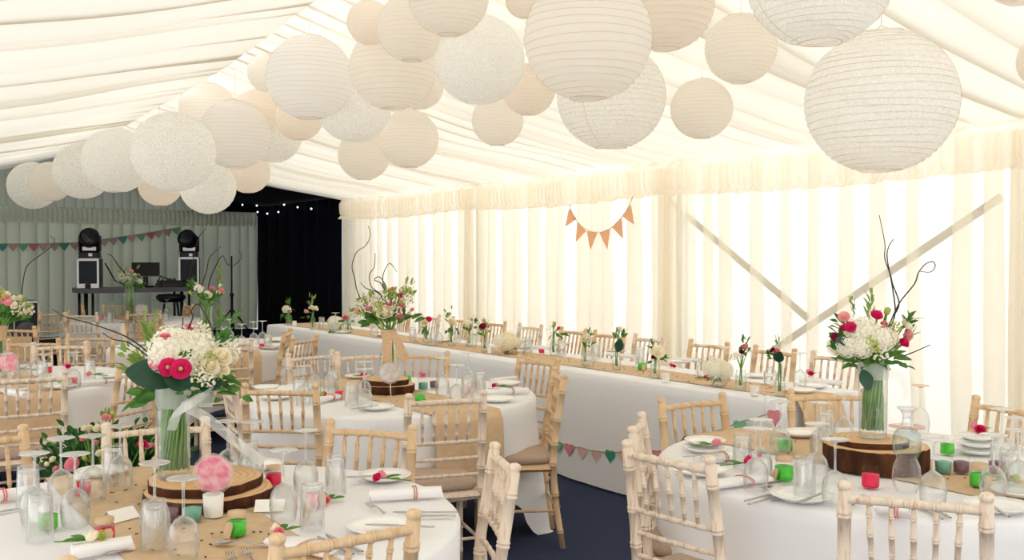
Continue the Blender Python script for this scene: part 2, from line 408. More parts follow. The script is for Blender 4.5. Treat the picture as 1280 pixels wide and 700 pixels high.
for (p, q, w) in (((838,252),(1010,398),'falling to the right'), ((960,442),(1252,246),'rising to the right')):
    A, B = onX(*p, 5.95), onX(*q, 5.95); b = MB(); dv = (B-A).normalized(); up = Vector((1,0,0)).cross(dv)*.026
    e = Vector((.006,0,0)); vs = [A-up-e, A+up-e, B+up-e, B-up-e, A-up+e, A+up+e, B+up+e, B-up+e]
    b.add(vs, [(0,1,2,3),(7,6,5,4),(0,4,5,1),(1,5,6,2),(2,6,7,3),(3,7,4,0)], False)
    tag(b.build('brace_strap', 'strap'), f'grey diagonal bracing strap behind the voile, {w}', 'strap')
# the black star cloth and the pale end wall
o = thing('star_curtain', 'black star cloth with tiny lights between cream wall and pale end drape', 'curtain', (5.78, YF+.1, 0))
def starfr(y, d, z): return (d, y-YF-.1, z)
curtain(YF+.1, YE, 0, 2.36, starfr, 81, (.3,.6), (.03,.06), (.02,.04), 3).build('cloth', 'black', o)
for (px, py) in ((317,247),(322,253),(321,257),(322,265),(334,267),(348,265),(355,256),(357,251),(389,261),(303,256),(372,259),(344,249)):
    p = onX(px, py, 5.72)
    if p.y > YE-.3: p = onY(px, py, YE-.25)
    MB().ball((0,0,0), .011, 6, 4).build('led', 'led', o, p-o.location)
EW = YE
o = curtain(XL, XW-.06, .4, 2.22, lambda x, d, z: (x, EW+d, z), 91, (.12,.24), (.02,.05), (.03,.06), 4).build('wall_end', 'drape'); struct(o)
slab('ceiling_star', [(4.5,YF+.1,2.56),(5.9,YF+.1,2.36),(5.9,YE+.2,2.36),(4.5,YE+.2,2.56)], 'black'); slab('wall_star', [(4.72,EW+.02,2.2),(5.85,EW+.02,2.2),(5.85,EW+.02,2.6),(4.72,EW+.02,2.6)], 'black')
b = curtain(XL, 4.75, 2.2, 2.9, lambda x, d, z: (x, EW+.06+d, z), 92, (.08,.16), (.015,.03), (.02,.03), 2); struct(b.build('wall_gable', 'lining_far'))
R = []
for (z, amp, out) in ((2.27,.004,0),(2.25,.02,.02),(2.2,.03,.05),(2.1,.03,.05),(2.07,.015,.02),(2.04,.03,.05)):
    R.append([(XL+k*.015, EW-.06-out-amp*(sin(2*pi*(k*.015/.07+noise.noise(Vector((k*.02,1,1)))))*.6), z) for k in range(int((XW-.06-XL)/.015))])
tag(MB().grid(R).build('pelmet', 'drape'), 'gathered pale pelmet across the far end wall', 'pelmet')
b = MB(); b.box((2.0, (14.55+YE)/2-.04, .2), (7.2, YE-14.55-.08, .4)); tag(b.build('stage', 'stage'), 'low navy carpeted stage against the far end wall', 'stage')

# ------------------------------------------------------------------ bunting and hearts
def bunting(name, label, cat, path, flags, poly, mats, flagname, face, t=.004, group=None):
    """path: points of the string; flags: (point, angle) with polygons hanging below"""
    o = thing(name, label, cat, path[0], 0, group); O = Vector(path[0])
    MB().tube([Vector(p)-O for p in path], .003, 5).build('string', 'string', o)
    for (p, tang, m) in flags:
        tv = Vector(tang).normalized(); dn = Vector((0,0,-1)); dn = (dn-tv*dn.dot(tv)).normalized(); nn = tv.cross(dn)
        MB().plate(poly, t, lambda a, b_, c: tv*a+dn*b_+nn*c).build(flagname, m, o, Vector(p)-O)
    return o
tri = [(-.075,0),(.075,0),(0,.16)]
pts = [onX(*q, 5.62) for q in ((712,256),(716,268),(722,278),(731,286),(741,290),(753,290),(764,285),(775,274),(784,262),(791,246))]
cen = [onX(*q, 5.62) for q in ((716,267),(727,283.5),(740,290),(756,289),(771,278.5),(783,263))]
fl = []
for i, p in enumerate(cen):
    a = cen[max(i-1,0)]; c = cen[min(i+1,5)]; fl.append((p, c-a, 'burlap_flag'))
bunting('burlap_bunting', 'string of six burlap flags on the cream voile wall', 'bunting', pts, fl, tri, None, 'flag', None)
px = [3,16,29,42,54,68,80,93,105,117,130,141,153,164,176,188,197,209,220]
cols = ['f_teal','f_mauve','f_green','f_rose','f_mauve','f_mauve','f_teal','f_mauve','f_rose','f_mauve','f_mauve','f_mauve','f_teal','f_pink','f_green','f_rose','f_mauve','f_mauve','f_green']
def by(x): return interp([(-8,304.5),(60,304.5),(90,303.5),(130,299),(176,292.5),(222,284.5),(232,282)], x)
yb = EW-.16; pts = [onY(x, by(x), yb) for x in range(-8, 233, 8)]
fl = [(onY(x, by(x), yb), onY(x+5, by(x+5), yb)-onY(x-5, by(x-5), yb), c) for x, c in zip(px, cols)]
bunting('pastel_bunting', 'long string of pastel felt flags above the DJ table', 'bunting', pts, fl, [(-.078,0),(.078,0),(.045,.06),(0,.115),(-.045,.06)], None, 'flag', None)

# ------------------------------------------------------------------ paper lanterns
def lantern_proto(kind, ribs, shade, wire, openr=.29):
    o = thing('paper_lantern', 'x', 'lantern'); n = 40; prof = []
    p0 = math.asin(openr); k = ribs*3
    for j in range(k+1):
        a = -pi/2+p0+(pi-2*p0)*j/k; rr = .5*(1-(.012 if j % 3 else 0)*(1 if shade.startswith('paper') else .4)); prof.append((rr*cos(a), .5*.97*sin(a)*(rr/.5)))
    MB().lathe(prof, n, (0,0,0), False).build('shade', shade, o)
    b = MB()
    for j in range(ribs+1):
        a = -pi/2+p0+(pi-2*p0)*j/ribs; r, z = .5*cos(a)*1.002, .5*.97*sin(a)
        w = .0036 if j in (0, ribs) else .0016
        ph = [(r*cos(2*pi*q/36), r*sin(2*pi*q/36), z+.006*sin(4*pi*q/36+j)) for q in range(37)]; b.tube(ph, w, 4, False)
    if kind in ('mesh','lace'):
        for q in range(2):
            a0 = q*1.9+.3; b.tube([(.5*cos(t)*cos(a0), .5*cos(t)*sin(a0), .485*sin(t)) for t in [(-pi/2+p0)+(pi-2*p0)*i/20 for i in range(21)]], .0016, 4, False)
    b.build('rib_wire', wire, o)
    zt = .5*.97*cos(p0); b = MB(); b.tube([(-.13,0,zt-.002),(-.03,0,zt+.03),(0,0,zt+.05),(.03,0,zt+.03),(.13,0,zt-.002)], .003, 5); b.build('hanger', wire, o)
    return o
PROT = {'cream': lantern_proto('p', 20, 'paper_cream', 'wire'), 'peach': lantern_proto('p', 18, 'paper_peach', 'wire'),
        'white': lantern_proto('p', 22, 'paper_white', 'wire'), 'lace': lantern_proto('lace', 16, 'lace', 'paper_white'),
        'mesh': lantern_proto('mesh', 26, 'mesh', 'wire'), 'spot': lantern_proto('lace', 12, 'spot', 'paper_white', .1), 'smooth': lantern_proto('p', 6, 'paper_white', 'paper_white')}
LN = [('peach',462,28,58,.35),('cream',514,35,88,.45),('cream',561,-4,102,.45),('lace',599,75,116,.6),('cream',491,85,110,.6),('white',387,97,110,.6),('cream',334,91,50,.35),
('lace',442,132,96,.6),('cream',511,174,76,.5),('cream',455,194,66,.45),('peach',374,147,60,.45),('lace',341,168,74,.6),('cream',622,151,66,.4),('cream',525,108,60,.4),('peach',661,112,68,.45),
('cream',735,48,163,.5),('mesh',764,121,138,.6),('peach',832,4,124,.5),('cream',877,136,79,.4),('cream',926,61,91,.4),('mesh',1025,-32,186,.6),('mesh',1101,127,187,.62),('peach',1309,76,72,.35),('peach',1272,-30,76,.35),('peach',655,0,48,.35),
('spot',41,232,61,.5),('cream',63,227,52,.4),('spot',103,214,72,.55),('lace',145,201,84,.6),('spot',217,190,104,.6),('lace',184,182,50,.45),('spot',260,234,70,.45),('peach',200,232,54,.4),('white',294,168,90,.55),('cream',260,138,72,.5),('peach',310,215,56,.4),
('peach',134,160,36,.35),('cream',92,189,30,.35),('peach',320,140,58,.45)]
def ceil_z(p):
    if p.x >= XR: return lerp(3.08, 2.34, (p.x-XR)/(XW-XR))-.1*sin(pi*(p.x-XR)/(XW-XR))
    return lerp(interp(RIDGE_L, p.y), 2.08, (XR-p.x)/(XR-XL))-.05
LT = []
KD = {'peach':'peach ribbed paper lantern','cream':'cream ribbed paper lantern','white':'white paper lantern with fine ribs','lace':'white lace-textured lantern','mesh':'see-through white mesh lantern with thin wires','spot':'white openwork lace lantern'}
lrnd = random.Random(77)
for i, (k, x, y, d, D) in enumerate(LN):
    Z = FPX*D/d
    while True:
        p = atZ(x, y, Z); top = p.z+.5*D*(Z*d/FPX/D)
        if top < ceil_z(p)-.05 or Z < 2: break
        Z *= .985
    D2 = Z*d/FPX*.985
    LT.append((k, p, D2, x, y, d))
nearlab = {(735,48):'largest cream ribbed paper lantern, top centre of the ceiling', (1101,127):'largest see-through mesh lantern, whole in view at upper right', (1025,-32):'mesh lantern cut by the top edge, above the largest whole mesh lantern',
 (764,121):'see-through mesh lantern half behind the largest cream ribbed lantern', (877,136):'small cream ribbed lantern alone, right of the mesh lantern behind the largest', (926,61):'cream ribbed lantern above and right of the small lone cream one',
 (387,97):'large smooth white lantern over the left part of the cluster'}
cnt = {}
for (k, p, D, x, y, d) in LT:
    o = dup(PROT[k], p, lrnd.uniform(0, 6.28), None, 'paper lanterns under the marquee ridge', D)
    o['_k'] = k; cnt.setdefault(k, []).append((o, (x, y)))
    zc = ceil_z(p)+.03; h = (zc-p.z)/D
    if p.x >= XR and h > .56:
        c = MB(); c.tube([(0,0,.52),(0,0,h)], .0028, 5); c.build('cord', 'wire', o)
for k, L in cnt.items():
    rest = [o for o, q in L if q not in nearlab]
    number(rest, KD[k], 'among its kind under the ceiling')
    for o, q in L:
        if q in nearlab: o['label'] = nearlab[q]
        del o['_k']
for o in PROT.values(): drop(o)
KIDS.clear()
# ------------------------------------------------------------------ tables
TT = .75
TAB = {'L': cw(-1.0, 2.97), 'M': cw(-.706, 5.74), 'R': cw(1.41, 3.80), 'W': cw(-3.3, 6.42), 'B': cw(-2.74, 8.93), 'D': cw(-4.85, 12.7)}
TN = {'L': 'near left table', 'M': 'middle table', 'R': 'near right table', 'W': 'table at the left edge',
      'B': 'table behind the big left bouquet', 'D': 'far table before the DJ stage'}
RAD = .84
def cloth_round(seed, rot, half=1.25):
    rnd = random.Random(seed); n = 240; rows = []
    ph = [rnd.uniform(0, 6.28) for _ in range(6)]
    prof = [(.02, 0, .002), (RAD*.6, 0, .002), (RAD-.03, 0, .002), (RAD-.008, 0, -.002), (RAD+.004, 0, -.014)]
    for (r, _, z) in prof: rows.append([(r*cos(2*pi*i/n), r*sin(2*pi*i/n), TT+z) for i in range(n)])
    K = 12
    for k in range(1, K+1):
        t = k/K; row = []
        for i in range(n):
            a = 2*pi*i/n; q = (a-rot) % (pi/2)-pi/4                 # 0 at a corner of the square cloth
            L = half/max(abs(cos(a-rot)), abs(sin(a-rot)))-RAD; cor = max(0, 1-abs(q)/(pi/4))
            L *= 1+.03*sin(5*a+ph[0])
            d = min(L*t, TT-.016)
            g = d/.75
            fold = (.030*sin(9*a+ph[1]+.5*sin(3*a+ph[2]))+.018*sin(17*a+ph[3]))*g*1.2+cor**1.5*g*(.01+.05*cos(q*13))
            r = RAD+.006+max(-.02, fold+.004*g)
            if L*t > TT-.016: r += (L*t-(TT-.016))*.12
            row.append((r*cos(a), r*sin(a), TT-.014-d))
        rows.append(row)
    b = MB(); b.grid(rows, True); b.add([(.02*cos(2*pi*i/n), .02*sin(2*pi*i/n), TT+.002) for i in range(n)], [tuple(range(n))])
    return b
CROT = {'L': .03, 'M': 0, 'R': .05, 'W': -.04, 'B': .02, 'D': .06}
CL = {'L': 'white cloth on the near left round table with jars and a big bouquet', 'M': 'white cloth on the middle round table, one corner hanging to the floor', 'R': 'white cloth on the near right round table with the tall twig bouquet',
      'W': 'white cloth on the round table at the left edge with a hanging kraft runner', 'B': 'white cloth on the round table behind the big left bouquet', 'D': 'white cloth on the far round table before the DJ stage'}
tb0 = None
for i, (k, c) in enumerate(TAB.items()):
    t = thing('round_table', f'round table under the white cloth, {TN[k]}', 'table', c, 0, 'round tables under white cloths')
    MB().lathe([(0,.72),(RAD-.03,.72),(RAD-.022,.73),(RAD-.03,.744),(0,.744)], 40, (0,0,0), False).build('tabletop', 'natural', t)
    for q in range(4):
        a = q*pi/2+.4; MB().tube([(.32*cos(a), .32*sin(a), .72), (.42*cos(a), .42*sin(a), 0)], .016, 8).build('leg', 'dj_grey', t)
    o = cloth_round(60+i, CROT[k]).build('tablecloth', 'cloth', None, c); tag(o, CL[k], 'tablecloth', 'white round tablecloths')
def runner(k, target, width, drop, drop2, label):
    c = TAB[k]; d = Vector(target)-c; d.z = 0; d.normalize(); n = Vector((-d.y, d.x, 0)); rows = []
    e = RAD+.016; ss = []
    for j in range(-20, 21):
        ss.append((j/20*(e-.012), TT+.0055))
    def side(sg, dr):
        out = []
        for q in range(1, 12):
            t = q/11; out.append((sg*(e+.012+.02*t*dr/.4+.006*sin(t*5)), TT-.004-dr*t))
        return out
    path = side(-1, drop2)[::-1] + ss + side(1, drop)
    for (s, z) in path:
        row = []
        for j in range(-7, 8):
            w = width/2*j/7; y2 = s
            # follow the round edge
            if abs(s) > 0:
                lim = sqrt(max(0, e*e-w*w)); 
                if abs(s) > e: y2 = s+ (.0 if z > TT-.01 else .012*sin(j*1.1+s*7)*(TT-z))
            row.append(c+d*y2+n*w+Vector((0,0,z+.0012*sin(s*9+j))))
        rows.append(row)
    o = MB().grid(rows).build('table_runner', 'kraft'); tag(o, label, 'table runner', 'kraft runners on the round tables'); return o
runner('M', TAB['M']+Vector((0,-1,0)), .40, .42, .1, 'kraft paper runner hanging over the front of the middle table')
runner('L', TAB['L']+Vector((0,-1,0)), .46, .2, .25, 'kraft paper runner across the near left table under the wood slices')
runner('R', TAB['R']+Vector((0,-1,0)), .42, .3, .28, 'kraft paper runner across the near right table under the big wood slice')
runner('W', TAB['W']+Vector((0,-1,0)), .42, .42, .2, 'kraft paper runner hanging down beside the white chair at the left edge')
runner('B', TAB['B']+Vector((0,-1,0)), .36, .4, .2, 'kraft paper runner hanging from the table behind the big left bouquet')
runner('D', TAB['D']+Vector((0,-1,0)), .34, .4, .2, 'kraft paper runner on the far table before the DJ stage')
# long head table: three trestles end to end under two white cloths
HX0, HX1, HY0, HY1 = 4.27, 5.02, 3.66, 11.3
t = thing('head_table', 'long straight head table under white cloths along the right wall', 'table', ((HX0+HX1)/2, (HY0+HY1)/2, 0))
b = MB(); b.box((0,0,.725), (HX1-HX0-.03, HY1-HY0-.03, .035)); b.build('tabletop', 'natural', t)
for y in (-3.6,-1.3,1.3,3.6):
    for x in (-.28,.28): MB().tube([(x,y,.71),(x,y,0)], .016, 8).build('leg', 'dj_grey', t)
def headcloth(y0, y1, seed, open0, open1, lift=0):
    rnd = random.Random(seed); rows = []
    def off(y, g): return (.028*noise.noise(Vector((y*1.1, 2, seed)))+.012*noise.noise(Vector((y*4, 5, seed))))*g
    ys = [lerp(y0, y1, k/90) for k in range(91)]
    def prof(y):
        out = []
        for q in range(12, -1, -1):
            g = q/12; out.append((HX0-.008-.045*g-off(y, g), y, .738+lift-(.724+lift)*g))
        out += [(HX0+.006, y, TT+lift)]
        for q in range(1, 9): out.append((lerp(HX0, HX1, q/9), y, TT+.002+lift))
        out += [(HX1-.006, y, TT+lift)]
        for q in range(0, 7): g = q/6; out.append((HX1+.008+.03*g+off(y+9, g), y, .738+lift-(.724+lift)*g))
        return out
    for y in ys: rows.append(prof(y))
    def endflap(y, sg):
        rr = []
        for q in range(1, 11):
            g = q/10; r0 = prof(y); rr.append([(lerp(HX0, HX1, (p[0]-HX0)/(HX1-HX0)), y+sg*(.008+.03*g+.02*g*sin(p[0]*14)), min(p[2], .738-(.724)*g)) for p in r0])
        return rr
    if open0: rows = endflap(y0, -1)[::-1]+rows
    if open1: rows = rows+endflap(y1, 1)
    return MB().grid(rows)
tag(headcloth(HY0, 7.55, 7, True, False, .002).build('tablecloth', 'skirt'), 'white floor-length cloth on the near half of the head table with hearts', 'tablecloth', 'head table cloths')
tag(headcloth(7.5, HY1, 17, False, True).build('tablecloth', 'skirt'), 'white floor-length cloth on the far half of the head table', 'tablecloth', 'head table cloths')
b = MB(); rows = []
for (y, z) in [(HY0-.045-.015*q, TT-.02-.36*q/8) for q in range(8, 0, -1)]+[(HY0-.028, TT-.012),(HY0-.004, TT+.008)]+[(lerp(HY0, HY1-.05, k/60), TT+.0075) for k in range(1, 61)]:
    rows.append([(lerp(4.42, 4.78, j/8), y, z+.0015*sin(y*6+j)) for j in range(9)])
tag(b.grid(rows).build('table_runner', 'kraft'), 'long kraft paper runner along the white head table', 'table runner')

# ------------------------------------------------------------------ chairs
def rings(path, rad, marks, bump, w=.0062):
    """resample a path with turned double rings at the given arc fractions"""
    P = [Vector(p) for p in path]; seg = [(b_-a).length for a, b_ in zip(P, P[1:])]; tot = sum(seg)
    def pt(s):
        for a, b_, L in zip(P, P[1:], seg):
            if s <= L+1e-9: return a+(b_-a)*(s/L)
            s -= L
        return P[-1]
    st = {0.0: 1, tot: 1}; acc = 0
    for L in seg[:-1]: acc += L; st[acc] = 1
    for m in marks:
        for o in (-w, w):
            c = m*tot+o
            for d, k in ((-w*.75, 1), (-w*.5, bump), (w*.5, bump), (w*.75, 1)): st[max(0, min(tot, c+d))] = k
    ss = sorted(st); rr = rad if callable(rad) else (lambda f: rad)
    return [pt(s) for s in ss], [rr(s/tot)*st[s] for s in ss]
def make_chair(mat):
    o = thing('chiavari_chair', 'x', 'chair')
    for s in (-1, 1):
        path = [(s*.192,-.235,0),(s*.187,-.195,.25),(s*.184,-.182,.44),(s*.182,-.198,.62),(s*.178,-.242,.895)]
        P, R_ = rings(path, lambda f: .0155+.003*min(1, f*2.2), [.1,.32,.5,.62,.76,.925], 1.14)
        P += [Vector((s*.178,-.2425,.898)),Vector((s*.178,-.243,.903)),Vector((s*.178,-.2445,.913)),Vector((s*.178,-.2455,.920)),Vector((s*.178,-.246,.924))]
        R_ += [.0145,.0185,.0195,.016,.006]
        b = MB(); b.tube(P, R_, 10); b.build('back_post', mat, o)
        P, R_ = rings([(s*.183,.185,.43),(s*.190,.192,.25),(s*.192,.196,0)], lambda f: .019-.004*f, [.25,.6,.88], 1.13)
        b = MB(); b.tube(P, R_, 10); b.build('leg', mat, o)
    def bar(p, q, r, marks, name, bulge=0, n=8, sag=(0,0,0)):
        p, q = Vector(p), Vector(q); m = (p+q)/2+Vector(sag)
        P, R_ = rings([p, p.lerp(m, .5)+Vector(sag)*.25, m, q.lerp(m, .5)+Vector(sag)*.25, q], (lambda f: r+bulge*sin(pi*f)), marks, 1.22, .004)
        b = MB(); b.tube(P, R_, n); b.build(name, mat, o)
    yb = lambda z: interp([(.44,-.182),(.62,-.198),(.895,-.242)], z); xb = lambda z: interp([(.44,.184),(.62,.182),(.895,.178)], z)
    bar((-xb(.872), yb(.872), .872), (xb(.872), yb(.872), .872), .0125, [.02,.19,.345,.5,.655,.81,.98], 'top_rail', 0, 10, (0,-.012,.004))
    for z, r in ((.682,.0095),(.602,.0085),(.522,.0085)):
        bar((-xb(z), yb(z), z), (xb(z), yb(z), z), r, [.03,.19,.345,.5,.655,.81,.97] if z > .6 else [.03,.25,.5,.75,.97], 'cross_rail', 0, 8, (0,-.008,0))
    for i in range(5):
        x = (i-2)*.0575; bar((x*.93, yb(.682)-.006, .682), (x, yb(.872)-.008, .872), .0058, [.2,.5,.8], 'spindle', .0026, 6)
    bar((-.186,.19,.16), (.186,.19,.16), .008, [.3,.7], 'stretcher'); bar((-.186,.19,.25), (.186,.19,.25), .008, [.3,.7], 'stretcher')
    for s in (-1, 1): bar((s*.188,-.2,.2), (s*.19,.192,.2), .008, [.3,.7], 'stretcher')
    bar((-.186,-.197,.22), (.186,-.197,.22), .008, [.3,.7], 'stretcher')
    b = MB(); b.rbox((0,0,.425), (.395,.405,.035), .03, 4); b.build('seat_frame', mat, o)
    b = MB(); n = 44
    def sq(a, rx, ry, e=.42):
        c, s_ = cos(a), sin(a); return (rx*abs(c)**e*(1 if c > 0 else -1), ry*abs(s_)**e*(1 if s_ > 0 else -1))
    prof = [(.90,.444),(.97,.450),(1,.463),(.985,.478),(.93,.489),(.8,.495),(.5,.499),(.02,.500)]
    b.grid([[(*sq(2*pi*i/n, .188*k, .19*k), z) for i in range(n)] for k, z in prof], True); b.build('cushion', 'cushion', o)
    return o
CH = {'n': make_chair('natural'), 'l': make_chair('lime')}
def chair(kind, label, face, L=None, R=None, mid=None, ang=None, group='chiavari chairs at the round tables', h=.918):
    """L, R: where the two post tops are seen; face: point or vector the sitter looks towards"""
    if L:
        A, B = at(*L, h), at(*R, h); m = (A+B)/2; ax = (B-A); ax.z = 0
    else: m = at(*mid, h) if len(mid) == 2 else Vector(mid); ax = None
    f = Vector(face)-m if ang is None else Vector((cos(ang), sin(ang), 0)); f.z = 0; f.normalize()
    if ax is not None and .27 < ax.length < .47:
        nrm = Vector((-ax.y, ax.x, 0)).normalized()
        if nrm.dot(f) < 0: nrm = -nrm
        f = nrm
    for c in TAB.values():
        e = Vector((m.x-c.x, m.y-c.y, 0)); q = 0
        while e.length < RAD+.05 and q < 60:
            dv = Vector((m.x, m.y, 0)).normalized(); sg = 1 if dv.dot(e) > 0 else -1
            m += dv*.01*sg; e = Vector((m.x-c.x, m.y-c.y, 0)); q += 1
    loc = m+f*.243; loc.z = 0
    return dup(CH[kind], loc, atan2(f.y, f.x)-pi/2, label, group)
chair('n', 'natural chair at front of near left table, its back cut by the bottom edge', TAB['L'], (357,655), (508,629))
chair('n', 'natural chair in the bottom left corner, ball-topped post in front of the glasses', TAB['L'], mid=(-8,668))
chair('n', 'natural chair at left of near left table, only its right post in view', TAB['L'], mid=(-30,541))
chair('l', 'pale chair seen edge-on from behind at right of the near left table', TAB['L'], (620,556), (641,579))
chair('n', 'natural chair behind near left table, facing the camera beside the red jar', TAB['L'], (416,525), (513,532))
chair('l', 'pale chair half hidden by the big white bouquet vase on near left table', TAB['L'], mid=(196,533))
chair('n', 'natural chair at front left of the middle table, back towards the camera', TAB['M'], (309,480), (391,481))
chair('l', 'pale chair at the front of the middle table, back to camera over the kraft runner', TAB['M'], (512,483), (603,479), h=.955)
chair('n', 'natural chair seen edge-on at right of the middle table, all legs in view', TAB['M'], mid=(699,464), ang=atan2(-Rv.y, -Rv.x)+.10)
chair('n', 'natural chair behind the right side of the middle table, facing the camera', TAB['M'], (647,443), (700,449))
chair('l', 'pale chair behind middle table, directly left of the tan-ribboned vase', TAB['M'], mid=(455,446))
chair('n', 'pale wood chair behind middle table, directly right of the tan-ribboned vase', TAB['M'], mid=(527,444))
chair('l', 'pale chair standing off the left back of the middle table', TAB['M'], (353,443), (422,437))
chair('n', 'natural chair turned sideways at right of the table behind the big bouquet', TAB['B'], (363,423), (399,418))
chair('n', 'natural chair at the back of the table behind the big bouquet, against the black opening', TAB['B'], mid=(359,408))
chair('l', 'pale chair edge-on between big bouquet and the middle table', TAB['M'], mid=(284,466))
chair('n', 'pale chair with its left post beside the dark leaf, right of the left edge table', TAB['W'], (154,454), (194,448))
chair('l', 'white chair before the left edge table, taupe seat and hanging kraft runner beyond', TAB['W'], mid=(36,466))
chair('l', 'pale chair behind the left edge table, facing the camera', TAB['W'], (41,432), (109,430))
chair('n', 'natural chair edge-on behind the left edge table', TAB['W'], mid=(113,418))
sashed = chair('n', 'natural chair with a kraft sash over its back, beside the black loudspeaker', cw(-4.2, 11), mid=(20,408))
chair('n', 'small natural chair right of the one with the kraft sash', cw(-4.2, 11), mid=(42,424))
chair('n', 'natural chair edge-on alone before the far drape', cw(-6, 12), mid=(68,389))
chair('l', 'pale chair at left of the far table before the DJ stage, white cloth behind it', TAB['D'], mid=(101,391))
chair('n', 'natural chair behind far table, topmost of the two at its left', TAB['D'], mid=(103,384))
chair('n', 'natural chair at front of the far table before the DJ stage, back to camera', TAB['D'], mid=(180,389))
chair('n', 'natural chair behind far table, under the left of the monitor', TAB['D'], mid=(146,381))
chair('n', 'natural chair behind far table, at its right beneath the second light', TAB['D'], mid=(236,381))
chair('l', 'pale chair at left of the table behind the big bouquet', TAB['B'], mid=(153,411))
chair('l', 'pale chair at front of the table behind the big bouquet, just right of the flowers', TAB['B'], mid=(284,424))
chair('l', 'pale chair at left front corner of the near right table, back to camera', TAB['R'], (787,552), (884,571))
chair('l', 'pale chair edge-on directly behind the front left one of the near right table', TAB['R'], (792,532), (801,518))
chair('n', 'natural chair with curved top at back left of the near right table', TAB['R'], (828,503), (902,496))
chair('n', 'natural chair behind the near right table, behind the tall bouquet vase', TAB['R'], (1004,499), (1066,500))
chair('n', 'natural chair at right back of the near right table, at the right edge', TAB['R'], mid=(1262,512))
chair('l', 'worn limewashed chair at the front of the near right table, in the bottom right', TAB['R'], (1058,603), (1231,618))
hy = [4.15, 4.68, 5.30, 5.93, 6.42, 6.93, 7.6, 8.2, 8.8, 9.45, 10.1, 10.75]
hc = []
for i, y in enumerate(hy):
    hc.append(chair('n' if i % 3 else 'l', 'x', (0,y,0), mid=(5.42, y+.02*sin(i*5), .88), ang=pi+.06*sin(i*3.7), group='chairs along the far side of the head table'))
number(hc, 'natural chair behind the head table', 'of its row against the voile')
for o in CH.values(): drop(o)
KIDS.clear()
# the kraft sash on one chair
b = MB(); b.grid([[(x, -.262-.01*cos(x*9)-.03*(z-.6), z) for x in (-.17,-.1,0,.1,.17)] for z in (.83,.75,.67,.6,.54)]); b.build('sash', 'sash', sashed)
# ------------------------------------------------------------------ what stands on the tables
H0 = TT+.0085
def split(o): return o
# glasses, turned upside down on their rims
gw = thing('wine_glass', 'x', 'glass')
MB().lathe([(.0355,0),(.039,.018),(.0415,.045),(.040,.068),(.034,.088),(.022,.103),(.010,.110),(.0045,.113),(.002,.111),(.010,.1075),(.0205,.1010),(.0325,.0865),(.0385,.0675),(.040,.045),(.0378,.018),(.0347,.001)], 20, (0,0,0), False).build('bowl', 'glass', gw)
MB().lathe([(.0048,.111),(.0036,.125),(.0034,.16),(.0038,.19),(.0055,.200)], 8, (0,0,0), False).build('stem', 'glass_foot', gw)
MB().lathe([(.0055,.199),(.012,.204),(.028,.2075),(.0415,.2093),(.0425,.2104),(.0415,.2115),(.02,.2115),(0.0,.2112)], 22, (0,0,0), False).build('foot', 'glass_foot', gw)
tw = thing('tumbler', 'x', 'glass')
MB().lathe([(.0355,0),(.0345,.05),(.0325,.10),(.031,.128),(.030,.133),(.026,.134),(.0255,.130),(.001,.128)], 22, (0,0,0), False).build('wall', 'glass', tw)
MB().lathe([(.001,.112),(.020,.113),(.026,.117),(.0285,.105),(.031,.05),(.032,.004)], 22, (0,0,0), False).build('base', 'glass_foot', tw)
WG = {'L': [(76,547),(51,568),(81,568),(116,544),(150,532),(193,578),(229,597),(274,533),(288,526),(354,562),(382,537)],
      'M': [(379,457),(393,446),(406,446),(456,461),(553,447),(571,456),(585,441),(455,452)],
      'R': [(945,535),(951,524),(978,500),(1026,503),(1021,529),(1055,492),(1034,556),(1167,549),(1242,543),(1253,511),(1264,521),(1274,537)],
      'W': [(31,432),(46,430),(66,445),(98,440),(6,442)],
      'B': [(287,399),(302,405),(317,402),(328,401),(224,404),(238,401)],
      'D': [(192,375),(207,379),(217,374),(128,381),(140,378)],
      'H': [(416,391),(879,431),(905,434),(650,410),(590,404),(548,401),(468,395),(735,421),(1000,441),(963,438)]}
TB = {'L': [(35,581),(144,557),(50,615),(193,624),(309,550),(419,568),(390,604)],
      'M': [(374,472),(416,461),(439,476),(600,462),(585,470)],
      'R': [(928,541),(1037,513),(1006,570),(1262,560)],
      'W': [(53,450),(112,448),(21,448)], 'B': [(338,417),(280,408),(248,412)], 'D': [(134,390),(185,390)],
      'H': [(402,396),(546,412),(572,410),(660,421),(700,424),(893,444),(800,433),(745,428),(516,409)]}
TN['H'] = 'long head table'
PLACED = []
def clear(p, r):
    for (q, r2) in PLACED:
        if hypot(p.x-q.x, p.y-q.y) < r+r2: return False
    return True
def on_table(k, p, r):                   # keep a thing inside the edge of its table and out of its neighbours
    for _ in range(40):
        if k == 'H': p.x = max(HX0+r+.01, min(HX1-r-.01, p.x)); p.y = max(HY0+r, min(HY1-r, p.y))
        else:
            c = TAB[k]; e = Vector((p.x-c.x, p.y-c.y, 0))
            if e.length > RAD-r-.01: e *= (RAD-r-.01)/e.length; p.x, p.y = c.x+e.x, c.y+e.y
        mv = False
        for (q, r2) in PLACED:
            e = Vector((p.x-q.x, p.y-q.y, 0)); g = r+r2+.003-e.length
            if g > 0:
                if e.length < 1e-4: e = Vector((.01,.01,0))
                p += e.normalized()*g*1.02; mv = True
        if not mv: break
    return p
def reg(p, r): PLACED.append((p.copy(), r))

